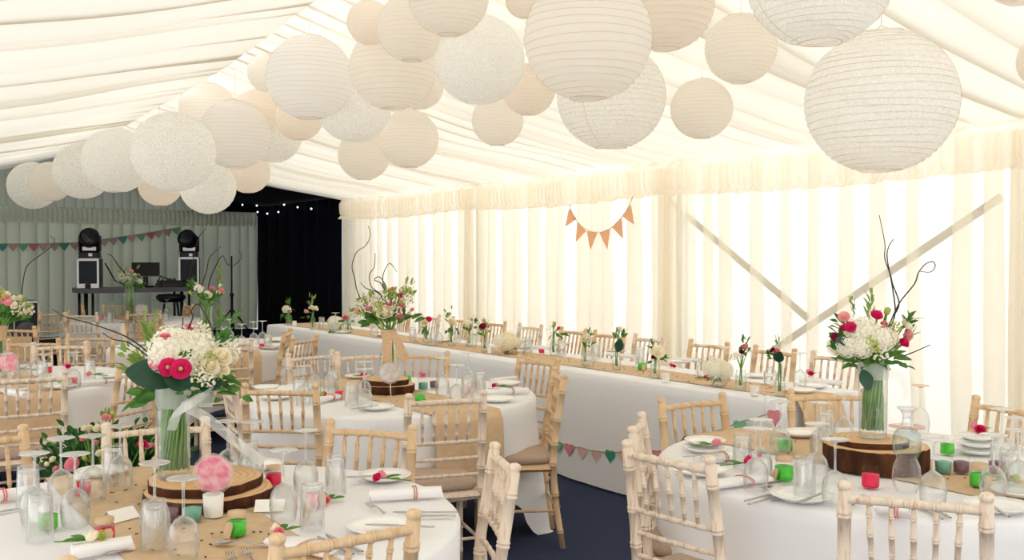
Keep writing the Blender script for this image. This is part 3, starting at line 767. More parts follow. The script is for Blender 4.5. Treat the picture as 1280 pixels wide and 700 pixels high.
# wood slices
def log_slice(p, r, h, label, seed, group='rustic wood slices'):
    o = thing('wood_slice', label, 'wood slice', p, seed*.7, group)
    wob = lambda a, z: 1+.03*sin(2*a+seed)+.02*sin(5*a+seed*2)+.012*sin(11*a+seed*3)
    MB().lathe([(r*.97,0),(r,h*.1),(r*1.005,h*.5),(r,h*.92),(r*.985,h)], 64, (0,0,0), False, lambda a, z: wob(a, z)+.008*noise.noise(Vector((cos(a)*9, sin(a)*9, z*40)))).build('bark', 'bark', o)
    MB().lathe([(.0005,h+.0005),(r*.5,h+.0008),(r*.987,h+.0006),(r*.99,h-.004)], 64, (0,0,0), False, wob).build('cut_face', 'woodface', o); return o
cL = at(262, 626, TT); cM = at(486, 491, TT); cR = at(1094, 586, TT)
def up(v, h): return Vector((v.x, v.y, h))
log_slice(up(cL, H0), .205, .035, 'lower wood slice under the vase of the big white and magenta bouquet', 1)
log_slice(up(cL+Rv*-.02-TOCAM*.02, H0+.036), .185, .03, 'upper wood slice carrying the big white and magenta bouquet vase', 2)
log_slice(up(cM, H0), .155, .045, 'lower wood slice under the tan-ribboned vase on the middle table', 3)
log_slice(up(cM+Rv*-.02, H0+.046), .14, .03, 'upper wood slice carrying the tan-ribboned vase', 4)
log_slice(up(cR, H0), .185, .085, 'thick dark-barked wood slice on the near right table', 5)
log_slice(up(cR-Rv*.02, H0+.086), .135, .022, 'thin pale wood slice on top of the thick barked one', 6)
ZL, ZM, ZR = H0+.0675, H0+.0775, H0+.1095
for c, r in ((cL,.205),(cM,.16),(cR,.19)): reg(c, r)

# vases
def vase(p, prof, label, water, cat='vase', group=None, name='glass_vase', gm='glass', wr=.93):
    o = thing(name, label, cat, p, 0, group)
    b = MB(); b.lathe([(.0005,.004)]+[(r, z) for r, z in prof], 24, (0,0,0), False); b.lathe([(prof[0][0]*.98,0),(prof[0][0],.002)], 24, (0,0,0), True); b.build('body', gm, o)
    if water:
        w = [(r*wr, max(z, .006)) for r, z in prof if z <= water]; rr = interp([(z, r) for r, z in prof], water)*wr
        MB().lathe([(.0005,.006)]+w+[(rr, water),(.0005, water)], 20, (0,0,0), False).build('water', 'water', o)
    return o
vL = up(cL-Rv*.115, ZL); vR = up(cR-Rv*.01, ZR); vM = up(cM, ZM)
vase(vL, [(.05,.003),(.05,.012),(.051,.30)], 'tall clear cylinder vase with white tulle on the near left table', .17)
o = vase(vM, [(.052,.003),(.057,.05),(.056,.11),(.045,.17),(.036,.22),(.036,.26),(.042,.29)], 'clear curved vase with a tan burlap bow on the middle table', .14)
b = MB(); b.lathe([(.038,.235),(.045,.25),(.046,.27),(.043,.285)], 20, (0,0,0), False)
def strip(b, pts, w, wd, t=.002):
    rows = []
    for p in pts: rows.append([Vector(p)-Vector(wd)*w/2, Vector(p), Vector(p)+Vector(wd)*w/2])
    b.grid(rows)
wd = Rv
strip(b, [TOCAM*.045+Vector((0,0,.265)), TOCAM*.062+Vector((0,0,.22)), TOCAM*.066+Vector((0,0,.16)), TOCAM*.066+Vector((0,0,.10))], .055, wd)
strip(b, [TOCAM*.045+Rv*.03+Vector((0,0,.265)), TOCAM*.06+Rv*.06+Vector((0,0,.22)), TOCAM*.064+Rv*.085+Vector((0,0,.16)), TOCAM*.064+Rv*.108+Vector((0,0,.11))], .05, (wd*.9+Vector((0,0,.35))).normalized())
b.build('bow', 'sash', o)['label'] = 'tan burlap bow with two tails'
vase(vR, [(.05,.003),(.05,.012),(.052,.285)], 'tall clear cylinder vase holding the twig bouquet on the near right table', .13)
pW = up(at(-2, 473, TT), H0); pD = up(at(163, 405, TT), H0); pB = up(at(258, 433, TT), H0); pB2 = up(at(241, 430, TT), H0)
o = vase(pW, [(.05,.003),(.045,.1),(.04,.25),(.05,.33)], 'tall clear vase of pink and ivory flowers on the left edge table', .2)
MB().lathe([(.05,.24),(.055,.3),(.055,.34)], 16, (0,0,0), False).build('sash', 'sash', o)
o = vase(pD, [(.06,.003),(.06,.3),(.062,.6)], 'tall slim cylinder vase on the far table before the DJ stage', .5)
vase(pB, [(.055,.003),(.06,.1),(.05,.28),(.055,.34)], 'clear vase behind the big bouquet, holding white and pink flowers', .2)
for p, r in ((pW,.06),(pD,.065),(pB,.065)): reg(p, r)

# ------------------------------------------------------------------ flowers
def petalpatch(b, a, r0, r1, h0, h1, w, curl, n=6, m=5, ruf=0):
    rows = []
    for j in range(m+1):
        t = j/m; row = []
        for i in range(n+1):
            u = (i/n-.5)*2; ww = w*(.5+.6*sin(pi*min(.8, t*.75+.12)))
            r = lerp(r0, r1, t**.55)*(1-.05*abs(u)*t)+curl*t**5; z = lerp(h0, h1, t)-.16*abs(u)**2.5*t*(h1-h0)-curl*.6*t**6+ruf*t*sin(u*5+a*3)
            an = a+u*ww+.10*t*u; row.append((r*cos(an), r*sin(an), z))
        rows.append(row)
    b.grid(rows)
def rose_mesh(mat, open_=1.0):
    b = MB(); rr = random.Random(5)
    b.ball((0,0,.22), .085, 8, 6, (1,1,1.9))
    for (r0, r1, h0, h1, n, w, cu) in ((.03,.09,-.1,.40,2,1.75,-.02),(.05,.15,-.1,.39,3,1.3,-.01),(.07,.23,-.14,.36,3,1.2,.01),(.09,.31,-.2,.30,4,1.0,.05),(.12,.38,-.26,.20,4,1.0,.08),(.12,.45*open_,-.32,.07,5,.9,.08)):
        a0 = rr.uniform(0, 6)
        for i in range(n): petalpatch(b, a0+2*pi*i/n+rr.uniform(-.2,.2), r0, r1*rr.uniform(.9,1.08), h0, h1+rr.uniform(-.035,.035), w, cu)
    b.ball((0,0,-.26), .14, 8, 4); return b.build('rose', mat)
def hyd_mesh(mat, n=120, fl=.085):
    b = MB(); b.ball((0,0,0), .38, 14, 9)
    for i in range(n):
        z = 1-1.75*(i+.5)/n; a = i*2.39996; r = sqrt(max(0, 1-z*z)); d = Vector((r*cos(a), r*sin(a), z)); c = d*(.43+.035*sin(i*7.3))
        t = d.orthogonal().normalized(); q = d.cross(t); t, q = t*cos(i)+q*sin(i), q*cos(i)-t*sin(i)
        for k in range(4):
            e = t*cos(k*pi/2)+q*sin(k*pi/2); s = d.cross(e)
            b.add([c, c+e*fl*.5+s*fl*.42+d*.02, c+e*fl+d*.035, c+e*fl*.5-s*fl*.42+d*.02], [(0,1,2,3)])
    return b.build('hydrangea', mat)
def carn_mesh(mat):
    b = MB(); rr = random.Random(8); b.ball((0,0,-.1), .22, 8, 5)
    for j, (r1, h1) in enumerate(((.12,.3),(.24,.28),(.36,.2),(.46,.08))):
        for i in range(5+j*2): petalpatch(b, 2*pi*i/(5+j*2)+j+rr.uniform(-.15,.15), .05, r1, -.1, h1+rr.uniform(-.04,.04), .55, .06, 4, 3)
    return b.build('carnation', mat)
def lisi_mesh(mat):
    b = MB()
    for j, (r1, h1, n) in enumerate(((.27,.22,4),(.39,.16,5),(.5,.04,6))):
        for i in range(n): petalpatch(b, 2*pi*i/n+j*.6, .05, r1, -.16, h1, .60, .03, 6, 5, .045)
    b.ball((0,0,-.16), .12, 8, 4); return b.build('lisianthus', mat)
def bud_mesh(mat):
    b = MB(); b.lathe([(.02,-.5),(.28,-.35),(.36,-.05),(.3,.25),(.14,.46),(.02,.5)], 10)
    for i in range(3): petalpatch(b, i*2.1, .2, .36, -.3, .42, .9, .04, 4, 3)
    return b.build('bud', mat)
def gyp_mesh(mat, n=44):
    b = MB(); rr = random.Random(4)
    for i in range(n):
        a = rr.uniform(0, 6.28); r = .5*sqrt(rr.random()); b.ball((r*cos(a), r*sin(a), rr.uniform(-.15,.25)+.2*(1-r*2)), rr.uniform(.045,.085), 6, 4)
    return b.build('gypsophila', mat)
FM = {}
def flower(kind, mat):
    k = (kind, mat)
    if k not in FM:
        o = {'rose': rose_mesh, 'hydrangea': hyd_mesh, 'carnation': carn_mesh, 'lisianthus': lisi_mesh, 'bud': bud_mesh, 'gypsophila': gyp_mesh}[kind](mat)
        FM[k] = o.data; bpy.data.objects.remove(o)
    return FM[k]
eye = MB().lathe([(.0,.10),(.09,.09),(.12,.02),(.1,-.05)][::-1], 10, (0,0,0), False).build('eye', 'flower_eye'); EYE = eye.data; bpy.data.objects.remove(eye)
def put(data, parent, loc, d, scale):
    o = bpy.data.objects.new(data.name.split('.')[0], data); COL.objects.link(o); o.parent = parent; o.location = loc; o.scale = (scale,)*3
    o.rotation_euler = Vector(d).to_track_quat('Z', 'Y').to_euler(); return o
def leafmesh(b, p, d, L, w, rnd, nrm=None, bend=.25, n=5):
    d = Vector(d).normalized(); sd = d.cross(nrm or Vector((rnd.uniform(-1,1), rnd.uniform(-1,1), rnd.uniform(.2,1))))
    sd = sd.normalized() if sd.length > .01 else d.orthogonal().normalized(); up_ = sd.cross(d); rows = []
    for j in range(n+1):
        t = j/n; ww = w*sin(pi*(t*.94+.03))**.8*.5; c = Vector(p)+d*L*t-up_*bend*L*t*t
        rows.append([c-sd*ww+up_*ww*.35, c, c+sd*ww+up_*ww*.35])
    b.grid(rows)
def twig(parent, O, px, Z, r0=.0028, seed=1, name='twig', mat='twig', wander=.02):
    pts = []
    for i in range(len(px)-1):                       # smooth the path a little
        for t in (0,.25,.5,.75):
            p0 = px[max(i-1,0)]; p1, p2 = px[i], px[i+1]; p3 = px[min(i+2, len(px)-1)]
            f = lambda a, b_, c, d: .5*((2*b_)+(c-a)*t+(2*a-5*b_+4*c-d)*t*t+(3*b_-a-3*c+d)*t**3)
            pts.append((f(p0[0],p1[0],p2[0],p3[0]), f(p0[1],p1[1],p2[1],p3[1])))
    pts.append(px[-1]); n = len(pts)
    P = [atZ(x, y, Z+wander*sin(i*.7+seed)*min(1, i/4))-O for i, (x, y) in enumerate(pts)]
    MB().tube(P, [r0*(1-.55*i/n) for i in range(n)], 6).build(name, mat, parent)
def bouquet(name, label, cat, base, neck, Z, blooms, leaves, twigs=(), stems=12, spread=.04, group=None, sd=1, darkleaf=(), low=.02):
    """base: bottom of the stems; neck: where they leave the vase; blooms: (kind, petals, px, py, size in px, metres towards the camera)"""
    o = thing(name, label, cat, base, 0, group); O = Vector(base); rnd = random.Random(sd); s = FPX/Z; neck = Vector(neck)
    cen = Vector((0,0,0)); P = []
    for (k, m, x, y, d, off) in blooms:
        p = atZ(x, y, Z-off); P.append((k, m, p, d/s)); cen += p
    cen /= len(P)
    for (k, m, p, d) in P:
        dr = (p-neck).normalized()*.55+TOCAM*.75+Vector((0,0,.15))
        if k == 'rose': dr = (p-neck).normalized()*.7+TOCAM*.42+Vector((0,0,.35))
        if k in ('bud',): dr = (p-neck).normalized()+TOCAM*.2
        q = put(flower(k, M[m]), o, p-O, dr, d)
        if k == 'lisianthus':
            e = put(EYE, q, (0,0,0), (0,0,1), 1)
    # the side away from the lens carries flowers too
    for (k, m, p, d) in P[::2]:
        dv = p-cen; back = dv.dot(TOCAM); p2 = p-TOCAM*(2*back+d*.9+.02)-Vector((0,0,.01)); put(flower(k, M[m]), o, p2-O, (p2-neck).normalized()-TOCAM*.4, d*.9)
    b = MB()
    for i in range(stems):
        a = 2.4*i; r = spread*sqrt((i+.5)/stems)
        p0 = O+Vector((-r*cos(a+2.2), -r*sin(a+2.2), low)); p1 = neck+Vector((r*.75*cos(a), r*.75*sin(a), -.01)); tgt = P[i % len(P)][2]
        b.tube([p0-O, (p0*.5+p1*.5)-O+Vector((.004*cos(a),.004*sin(a),0)), p1-O, p1.lerp(tgt, .6)-O+Vector((0,0,.004)), tgt-O], .0026+.0008*(i % 3), 6)
    b.build('stem', 'stem', o)['kind'] = 'stuff'
    for (mat, n, x, y, wx, wy, L, w, *fw) in leaves:
        b = MB(); fw = fw[0] if fw else None
        for i in range(n):
            u, v, q = rnd.gauss(0,.45), rnd.gauss(0,.45), rnd.uniform(-1,1)
            p = atZ(x+u*wx, y+v*wy, Z-(q*wx/s*.6 if fw is None else fw+.01*q)); d = (p-neck).normalized()+Vector((rnd.uniform(-.5,.5), rnd.uniform(-.5,.5), rnd.uniform(-.3,.5)))
            leafmesh(b, p-O, d, L*rnd.uniform(.6,1.2)/s, w*rnd.uniform(.7,1.2)/s, rnd)
        b.build('foliage', mat, o)['kind'] = 'stuff'
    for i, (px, zz) in enumerate(twigs): twig(o, O, px, Z-zz, .0030*max(1, Z/5), i+1)
    for (x0, y0, x1, y1, w, zz) in darkleaf:
        p, q = atZ(x0, y0, Z-zz), atZ(x1, y1, Z-zz-.03); b = MB(); leafmesh(b, p-O, q-p, (q-p).length, w/s, rnd, TOCAM+Vector((0,0,.8)), .06, 10); b.build('broad_leaf', 'leaf_dark', o)
    return o
Zv = proj(vL)[2]
bouquet('bouquet', 'big bouquet of white hydrangeas, cream roses and two magenta blooms, near left table', 'bouquet', vL+Vector((0,0,.01)), vL+Vector((0,0,.29)), Zv,
 [('hydrangea','white_petal',216,437,64,.02),('hydrangea','white_petal',248,438,54,.0),('hydrangea','white_petal',203,449,36,.06),('hydrangea','white_petal',235,456,38,.06),
  ('rose','cream_petal',278,445,25,.05),('rose','cream_petal',263,457,24,.08),('rose','white_petal',252,447,20,.07),('rose','cream_petal',281,462,14,.05),('rose','cream_petal',268,441,14,.03),
  ('lisianthus','hot_petal',210,459,23,.11),('lisianthus','hot_petal',226,461,25,.12),('carnation','pink_petal',196,452,20,.08),('carnation','pink_petal',236,410,16,-.10),
  ('gypsophila','white_petal',246,468,24,.09),('gypsophila','white_petal',258,474,22,.08),('gypsophila','bud_green',272,474,16,.05),('gypsophila','white_petal',288,436,24,.0),('gypsophila','bud_green',263,446,14,.08),('gypsophila','white_petal',252,414,26,-.08),('gypsophila','bud_green',172,448,26,-.05)],
 [('leaf',46,238,488,48,16,20,9),('leaf',34,277,424,13,28,15,4.5),('leaf_pale',24,190,428,8,36,22,5),('leaf',16,224,446,34,8,12,4),('leaf',18,278,478,20,14,16,9),('leaf',22,230,444,9,5,9,3,.135),('leaf',14,196,490,18,14,24,12),('leaf_pale',20,170,452,24,14,14,7)],
 [([(233,430),(234,415),(241,397),(239,389),(247,380),(258,396),(267,416),(264,428)], -.05),([(228,430),(228,414),(229,397)], -.04),([(190,446),(180,436),(158,421),(130,410),(104,402),(82,396),(66,387)], -.02),([(192,452),(178,440),(160,428),(141,424),(128,416)], .0)],
 44, .046, None, 3, [(226,478,157,462,44,.06),(240,482,205,470,34,.09),(250,486,280,478,20,.05)])
o = thing('tulle_bow', 'white tulle bow tied round the neck of the near left vase', 'ribbon', vL+Vector((0,0,.25)))
b = MB(); b.lathe([(.053,-.02),(.056,0),(.056,.03),(.053,.05)], 22, (0,0,0), False)
sc = Zv/FPX
def P2(x, y, f): return atZ(x, y, Zv-f)-o.location
strip(b, [P2(214,520,.06),P2(236,506,.09),P2(256,494,.10),P2(266,486,.08)], .05, (Rv*.5+Vector((0,0,.85))))
strip(b, [P2(232,508,.07),P2(258,522,.09),P2(286,545,.10),P2(312,566,.09),P2(330,578,.07)], .034, (Rv*.55+Vector((0,0,.8))))
strip(b, [P2(224,512,.07),P2(246,500,.085),P2(268,500,.09),P2(270,482,.06)], .05, (Rv*.3+Vector((0,0,.9))))
strip(b, [P2(236,502,.075),P2(222,516,.085),P2(214,538,.08)], .03, Rv)
b.build('tulle', 'tulle', o)
Zv = proj(vR)[2]
bouquet('bouquet', 'tall bouquet with white hydrangea, pink buds and long curly twigs, near right table', 'bouquet', vR+Vector((0,0,.01)), vR+Vector((0,0,.275)), Zv,
 [('hydrangea','white_petal',1080,416,42,.03),('hydrangea','white_petal',1101,424,36,.05),('hydrangea','white_petal',1060,433,30,.05),('hydrangea','cream_petal',1112,421,26,.03),('hydrangea','white_petal',1078,434,30,.07),
  ('carnation','blush_petal',1055,396,15,.02),('carnation','hot_petal',1063,409,15,.05),('carnation','hot_petal',1096,394,15,.02),('rose','blush_petal',1136,418,13,.02),('rose','hot_petal',1130,428,14,.05),('rose','cream_petal',1132,404,12,.0),('bud','bud_green',1109,389,11,.0),('bud','wine_petal',1043,420,9,.02),('rose','pink_petal',1105,405,10,.03),
  ('gypsophila','bud_green',1088,432,22,.09),('gypsophila','white_petal',1098,440,24,.08),('gypsophila','bud_green',1118,408,16,.05)],
 [('leaf',46,1093,452,34,12,20,9),('leaf',16,1050,424,10,20,16,8),('leaf',16,1133,412,12,18,16,5),('leaf_pale',22,1088,386,7,20,12,3),('leaf_pale',14,1068,388,5,16,10,3),('leaf',20,1070,446,20,10,18,8)],
 [([(1105,424),(1111,408),(1124,379),(1143,355),(1148,341),(1157,330),(1166,327),(1169,333),(1163,340),(1149,339)], .0),([(1117,395),(1124,379),(1116,356),(1113,343),(1106,323),(1106,304),(1099,269)], -.02),([(1112,412),(1119,390),(1115,356),(1109,323),(1111,308),(1117,299)], .02),([(1122,448),(1140,441),(1163,431)], .03)],
 34, .043, None, 4, [(1068,432,1045,424,18,.05),(1078,462,1086,488,18,.05)])
o = thing('tulle_bow', 'white tulle tied round the vase of the near right table', 'ribbon', vR+Vector((0,0,.24)))
b = MB(); b.lathe([(.054,-.02),(.057,0),(.057,.03),(.054,.04)], 22, (0,0,0), False)
strip(b, [Rv*.05+TOCAM*.03, Rv*.08+TOCAM*.04, Rv*.105+TOCAM*.03+Vector((0,0,-.03)), Rv*.115+TOCAM*.02+Vector((0,0,-.09))], .035, (Rv*.5+Vector((0,0,.8))))
b.build('tulle', 'tulle', o)
Zv = proj(vM)[2]
bouquet('bouquet', 'bouquet with one large cream rose and pink buds on the middle table', 'bouquet', vM+Vector((0,0,.01)), vM+Vector((0,0,.27)), Zv,
 [('rose','cream_petal',481,390,21,.07),('rose','pink_petal',486,380,9,.06),('rose','pink_petal',501,381,9,.06),('rose','pink_petal',500,394,9,.07),('rose','hot_petal',500,369,8,.03),('rose','pink_petal',461,386,8,.04),('rose','blush_petal',446,387,8,.0),('rose','pink_petal',491,362,9,.0),('rose','cream_petal',502,363,9,.02),('bud','pink_petal',515,387,6,.0),('bud','blush_petal',458,379,6,.0),
  ('gypsophila','white_petal',478,373,22,.05),('gypsophila','white_petal',494,388,20,.05),('gypsophila','cream_petal',468,380,20,.03),('gypsophila','bud_green',452,388,16,.0),('gypsophila','white_petal',508,374,18,.02),('gypsophila','bud_green',488,368,16,.04),('gypsophila','bud_green',474,384,18,.06),('gypsophila','white_petal',462,374,18,.0),('gypsophila','bud_green',508,364,16,.0),('gypsophila','white_petal',452,382,16,.02),('gypsophila','bud_green',500,378,14,.05)],
 [('leaf',40,488,400,24,6,13,8),('leaf_pale',40,484,376,26,12,10,4),('leaf_pale',18,512,366,8,12,10,3),('leaf_pale',18,455,380,10,8,10,3),('leaf',16,466,402,8,5,13,9)],
 [([(458,388),(452,376),(446,362),(443,346),(440,332),(446,315),(457,307),(463,294),(460,282)], -.02),([(478,376),(476,368),(464,358),(462,343),(468,333),(469,316)], .02),([(476,370),(471,365),(457,360),(451,353)], .04),([(482,366),(476,354),(468,350),(474,346),(482,356),(483,364)], .0),([(479,370),(479,359),(479,343),(487,329),(496,340)], -.04)],
 18, .035, None, 5)
Zv = proj(pW)[2]
bouquet('bouquet', 'bouquet of pink blooms and small ivory flowers at the left edge', 'bouquet', pW+Vector((0,0,.01)), pW+Vector((0,0,.31)), Zv,
 [('carnation','pink_petal',6,374,12,.05),('carnation','blush_petal',10,378,10,.06),('carnation','cream_petal',18,382,10,.05),('rose','cream_petal',8,368,10,.03),('rose','cream_petal',25,372,9,.0),('rose','white_petal',17,373,9,.03),('bud','cream_petal',29,380,7,.0),('bud','cream_petal',34,387,7,.0),('bud','cream_petal',27,391,7,.02),('rose','white_petal',-8,380,14,.05),('gypsophila','cream_petal',22,386,22,.03),('gypsophila','bud_green',0,370,22,.02)],
 [('leaf',50,6,396,26,8,16,6),('leaf_pale',24,24,384,14,14,12,5)],
 [([(26,380),(27,367),(30,345),(35,331),(53,317),(66,306),(68,299),(63,295)], -.02)], 16, .035, None, 6)
Zv = proj(pD)[2]
bouquet('bouquet', 'small cream and blush bouquet in the tall slim vase before the DJ stage', 'bouquet', pD+Vector((0,0,.01)), pD+Vector((0,0,.58)), Zv,
 [('rose','cream_petal',160,349,7,.05),('rose','blush_petal',164,339,6,.03),('rose','cream_petal',156,346,5,.03),('rose','white_petal',175,352,6,.05),('bud','cream_petal',168,343,5,.0),('gypsophila','cream_petal',152,345,10,.0)],
 [('leaf',40,166,353,12,6,8,4),('leaf_pale',24,162,344,12,8,7,3)],
 [([(158,344),(148,332),(140,320),(134,318)], .0)], 14, .05, None, 7)
Zv = proj(pB)[2]
bouquet('bouquet', 'loose bouquet of white flowers and a tall green spike below the second light', 'bouquet', pB+Vector((0,0,.01)), pB+Vector((0,0,.32)), Zv,
 [('carnation','white_petal',247,360,10,.05),('carnation','white_petal',250,363,8,.06),('carnation','white_petal',261,369,9,.06),('carnation','white_petal',259,366,7,.06),('rose','pink_petal',264,360,6,.05),('bud','cream_petal',275,357,6,.0),('rose','blush_petal',277,363,7,.02),('carnation','cream_petal',273,366,6,.03),('bud','bud_green',238,366,6,.02)],
 [('leaf',40,260,374,16,7,11,4),('leaf_pale',26,274,352,3,16,8,2),('leaf',16,241,358,5,12,8,4),('leaf_pale',24,270,392,3,22,9,2)],
 [([(237,362),(236,348),(242,323),(248,298),(258,285)], .0),([(260,366),(263,348),(277,320),(284,330),(292,332),(302,321),(299,314)], .0),([(250,362),(258,340),(262,322),(276,308)], -.05)], 14, .04, None, 8)
# low planter of roses standing on the floor between the two left tables
pF = cw(-1.83, 4.56)
Zv = proj(pF+Vector((0,0,.5)))[2]; rr = random.Random(12)
o = thing('planter', 'low bark planter holding the rose bush between the left tables', 'planter', pF)
MB().lathe([(.20,0),(.24,.1),(.25,.26),(.235,.26),(.23,.2),(.001,.2)], 28, (0,0,0), False).build('pot', 'bark', o)
bl = [('rose','blush_petal',132,521,10,0.19),('rose','cream_petal',106,535,9,0.19),('rose','cream_petal',112,534,8,0.17),('rose','cream_petal',122,535,11,0.20),('rose','blush_petal',135,536,9,0.19),('rose','cream_petal',140,543,8,0.19),('rose','pink_petal',104,548,8,0.21),('rose','cream_petal',124,566,9,0.24),('carnation','pink_petal',90,580,18,0.24),('rose','hot_petal',178,555,12,0.22),('rose','blush_petal',184,557,9,0.20),('rose','cream_petal',202,560,9,0.19),('rose','cream_petal',194,574,8,0.22),('rose','blush_petal',70,586,9,0.19),('bud','bud_green',106,573,8,0.24),('bud','bud_green',141,518,8,0.14),('rose','pink_petal',120,553,7,0.22),('bud','bud_green',208,552,9,0.14),('rose','cream_petal',66,574,9,0.14)]
bouquet('rose_bush', 'bushy low flower display of blush and cream roses behind the near left table', 'flowers', pF+Vector((0,0,.2)), pF+Vector((0,0,.32)), Zv, bl,
 [('leaf_mid',700,138,568,66,30,11,7),('leaf_mid',360,190,568,40,24,11,7),('leaf_pale',30,133,524,7,16,9,3.5),('leaf_pale',60,140,570,70,30,10,4),('leaf_mid',260,84,584,36,24,11,7)], (), 22, .12, None, 9)

# posies and small vases along the head table
BT = [(.024,.003),(.027,.02),(.027,.07),(.018,.10),(.011,.125),(.011,.155),(.014,.16)]
JR = [(.030,.003),(.032,.03),(.031,.09),(.026,.11),(.027,.12)]
BW = [(.035,.003),(.055,.03),(.058,.055),(.052,.075)]
HV = [('b',361,407,'first bottle posy, white rose against the black opening',[('rose','white_petal',357,386,10,.02),('bud','pink_petal',363,389,4,.03)],(361,379)),
 ('b',391,413,'second bottle posy, pale flowers against the black opening',[('rose','cream_petal',389,384,7,.02),('bud','blush_petal',383,389,6,.03),('rose','white_petal',395,385,6,.0)],(389,378)),
 ('w',418,416,'white hydrangea head in a bowl near the black opening',[('hydrangea','white_petal',418,404,20,.02)],None),
 ('j',435,417,'posy of pink and white buds left of the tan-ribboned vase',[('rose','pink_petal',432,396,6,.02),('rose','white_petal',438,392,6,.0),('bud','hot_petal',430,398,4,.03)],(440,388)),
 ('b',533,429,'posy of ivory rose and magenta bloom right of the tan bow',[('rose','cream_petal',530,403,10,.03),('carnation','hot_petal',536,399,8,.02)],None),
 ('b',564,433,'posy of one ivory bloom with a thin green sprig',[('rose','cream_petal',565,402,11,.02)],(561,393)),
 ('j',587,434,'posy with white rose and pink bud behind the middle table',[('rose','white_petal',584,405,12,.02),('bud','hot_petal',589,408,5,.03)],(593,400)),
 ('j',606,441,'posy of dark pink blooms left of the pale hydrangea bowl',[('carnation','wine_petal',603,408,9,.03),('rose','cream_petal',609,413,7,.02),('bud','hot_petal',607,406,5,.0),('rose','white_petal',601,414,5,.04)],(606,404)),
 ('w',635,444,'bowl of large ivory hydrangea in the middle of the head table',[('hydrangea','cream_petal',635,427,27,.0),('hydrangea','white_petal',624,426,18,.02),('hydrangea','cream_petal',645,429,16,.0)],None),
 ('b',692,446,'green leafy posy with one coral bud beside the red tealight',[('bud','hot_petal',698,410,5,.02),('bud','bud_green',692,404,4,.02)],(691,410)),
 ('j',732,458,'posy with an ivory rose among pale greenery in mid head table',[('rose','cream_petal',733,423,14,.03),('bud','cream_petal',728,416,5,.02)],(736,414)),
 ('b',771,464,'tall bottle posy with dark leaf and a small cream bud',[('bud','cream_petal',775,411,7,.02)],(771,416)),
 ('j',819,474,'posy with a round ivory bloom and wine bud',[('carnation','cream_petal',823,440,17,.03),('rose','wine_petal',817,446,6,.03)],(815,433)),
 ('w',899,485,'wide white hydrangea at the near end of the head table',[('hydrangea','white_petal',893,462,24,.02),('hydrangea','white_petal',907,463,22,.02),('hydrangea','cream_petal',899,457,20,0)],None),
 ('j',926,489,'posy of pink and wine blooms right of the wide hydrangea',[('rose','pink_petal',931,433,8,.02),('rose','wine_petal',927,440,7,.03),('gypsophila','white_petal',921,446,12,.02),('gypsophila','white_petal',935,438,10,.0)],(930,426)),
 ('b',975,497,'tall posy with wine bud and broad dark leaf, near end',[('rose','wine_petal',966,437,6,.02),('rose','pink_petal',971,439,9,.03)],(973,427))]
for i, (t, x, y, lab, bl, gr) in enumerate(HV):
    p = on_table('H', up(at(x, y, TT), H0), .033 if t != 'w' else .055); reg(p, .033 if t != 'w' else .055); ZZ = proj(p)[2]
    prof = {'b': BT, 'j': JR, 'w': BW}[t]; k = 1.15 if t == 'b' else 1.0
    pr = [(r*k, z*k) for r, z in prof]; top = pr[-1][1]
    vase(p, pr, {'b': 'bottle', 'j': 'jar', 'w': 'low bowl'}[t]+' of the '+lab, pr[2][1]*.9, 'vase', 'small glass vases on the head table', {'b': 'bottle_vase', 'j': 'jar_vase', 'w': 'glass_bowl'}[t])
    lv = [('leaf',9, bl[0][2], bl[0][3]+(8 if t != 'w' else 9), 7, 5, 8, 3.6)]
    if gr: lv += [('leaf_pale' if i % 2 else 'leaf', 10, gr[0], gr[1]+3, 4, 9, 7, 2.4)]
    bouquet('posy', lab, 'flowers', p+Vector((0,0,.008)), p+Vector((0,0,top)), ZZ, bl, lv, (), 5, .009 if t != 'w' else .02, 'posies along the head table', 20+i, [(971,452,976,440,14,.03)] if i == 15 else ([(772,440,776,424,12,.02)] if i == 11 else ()))
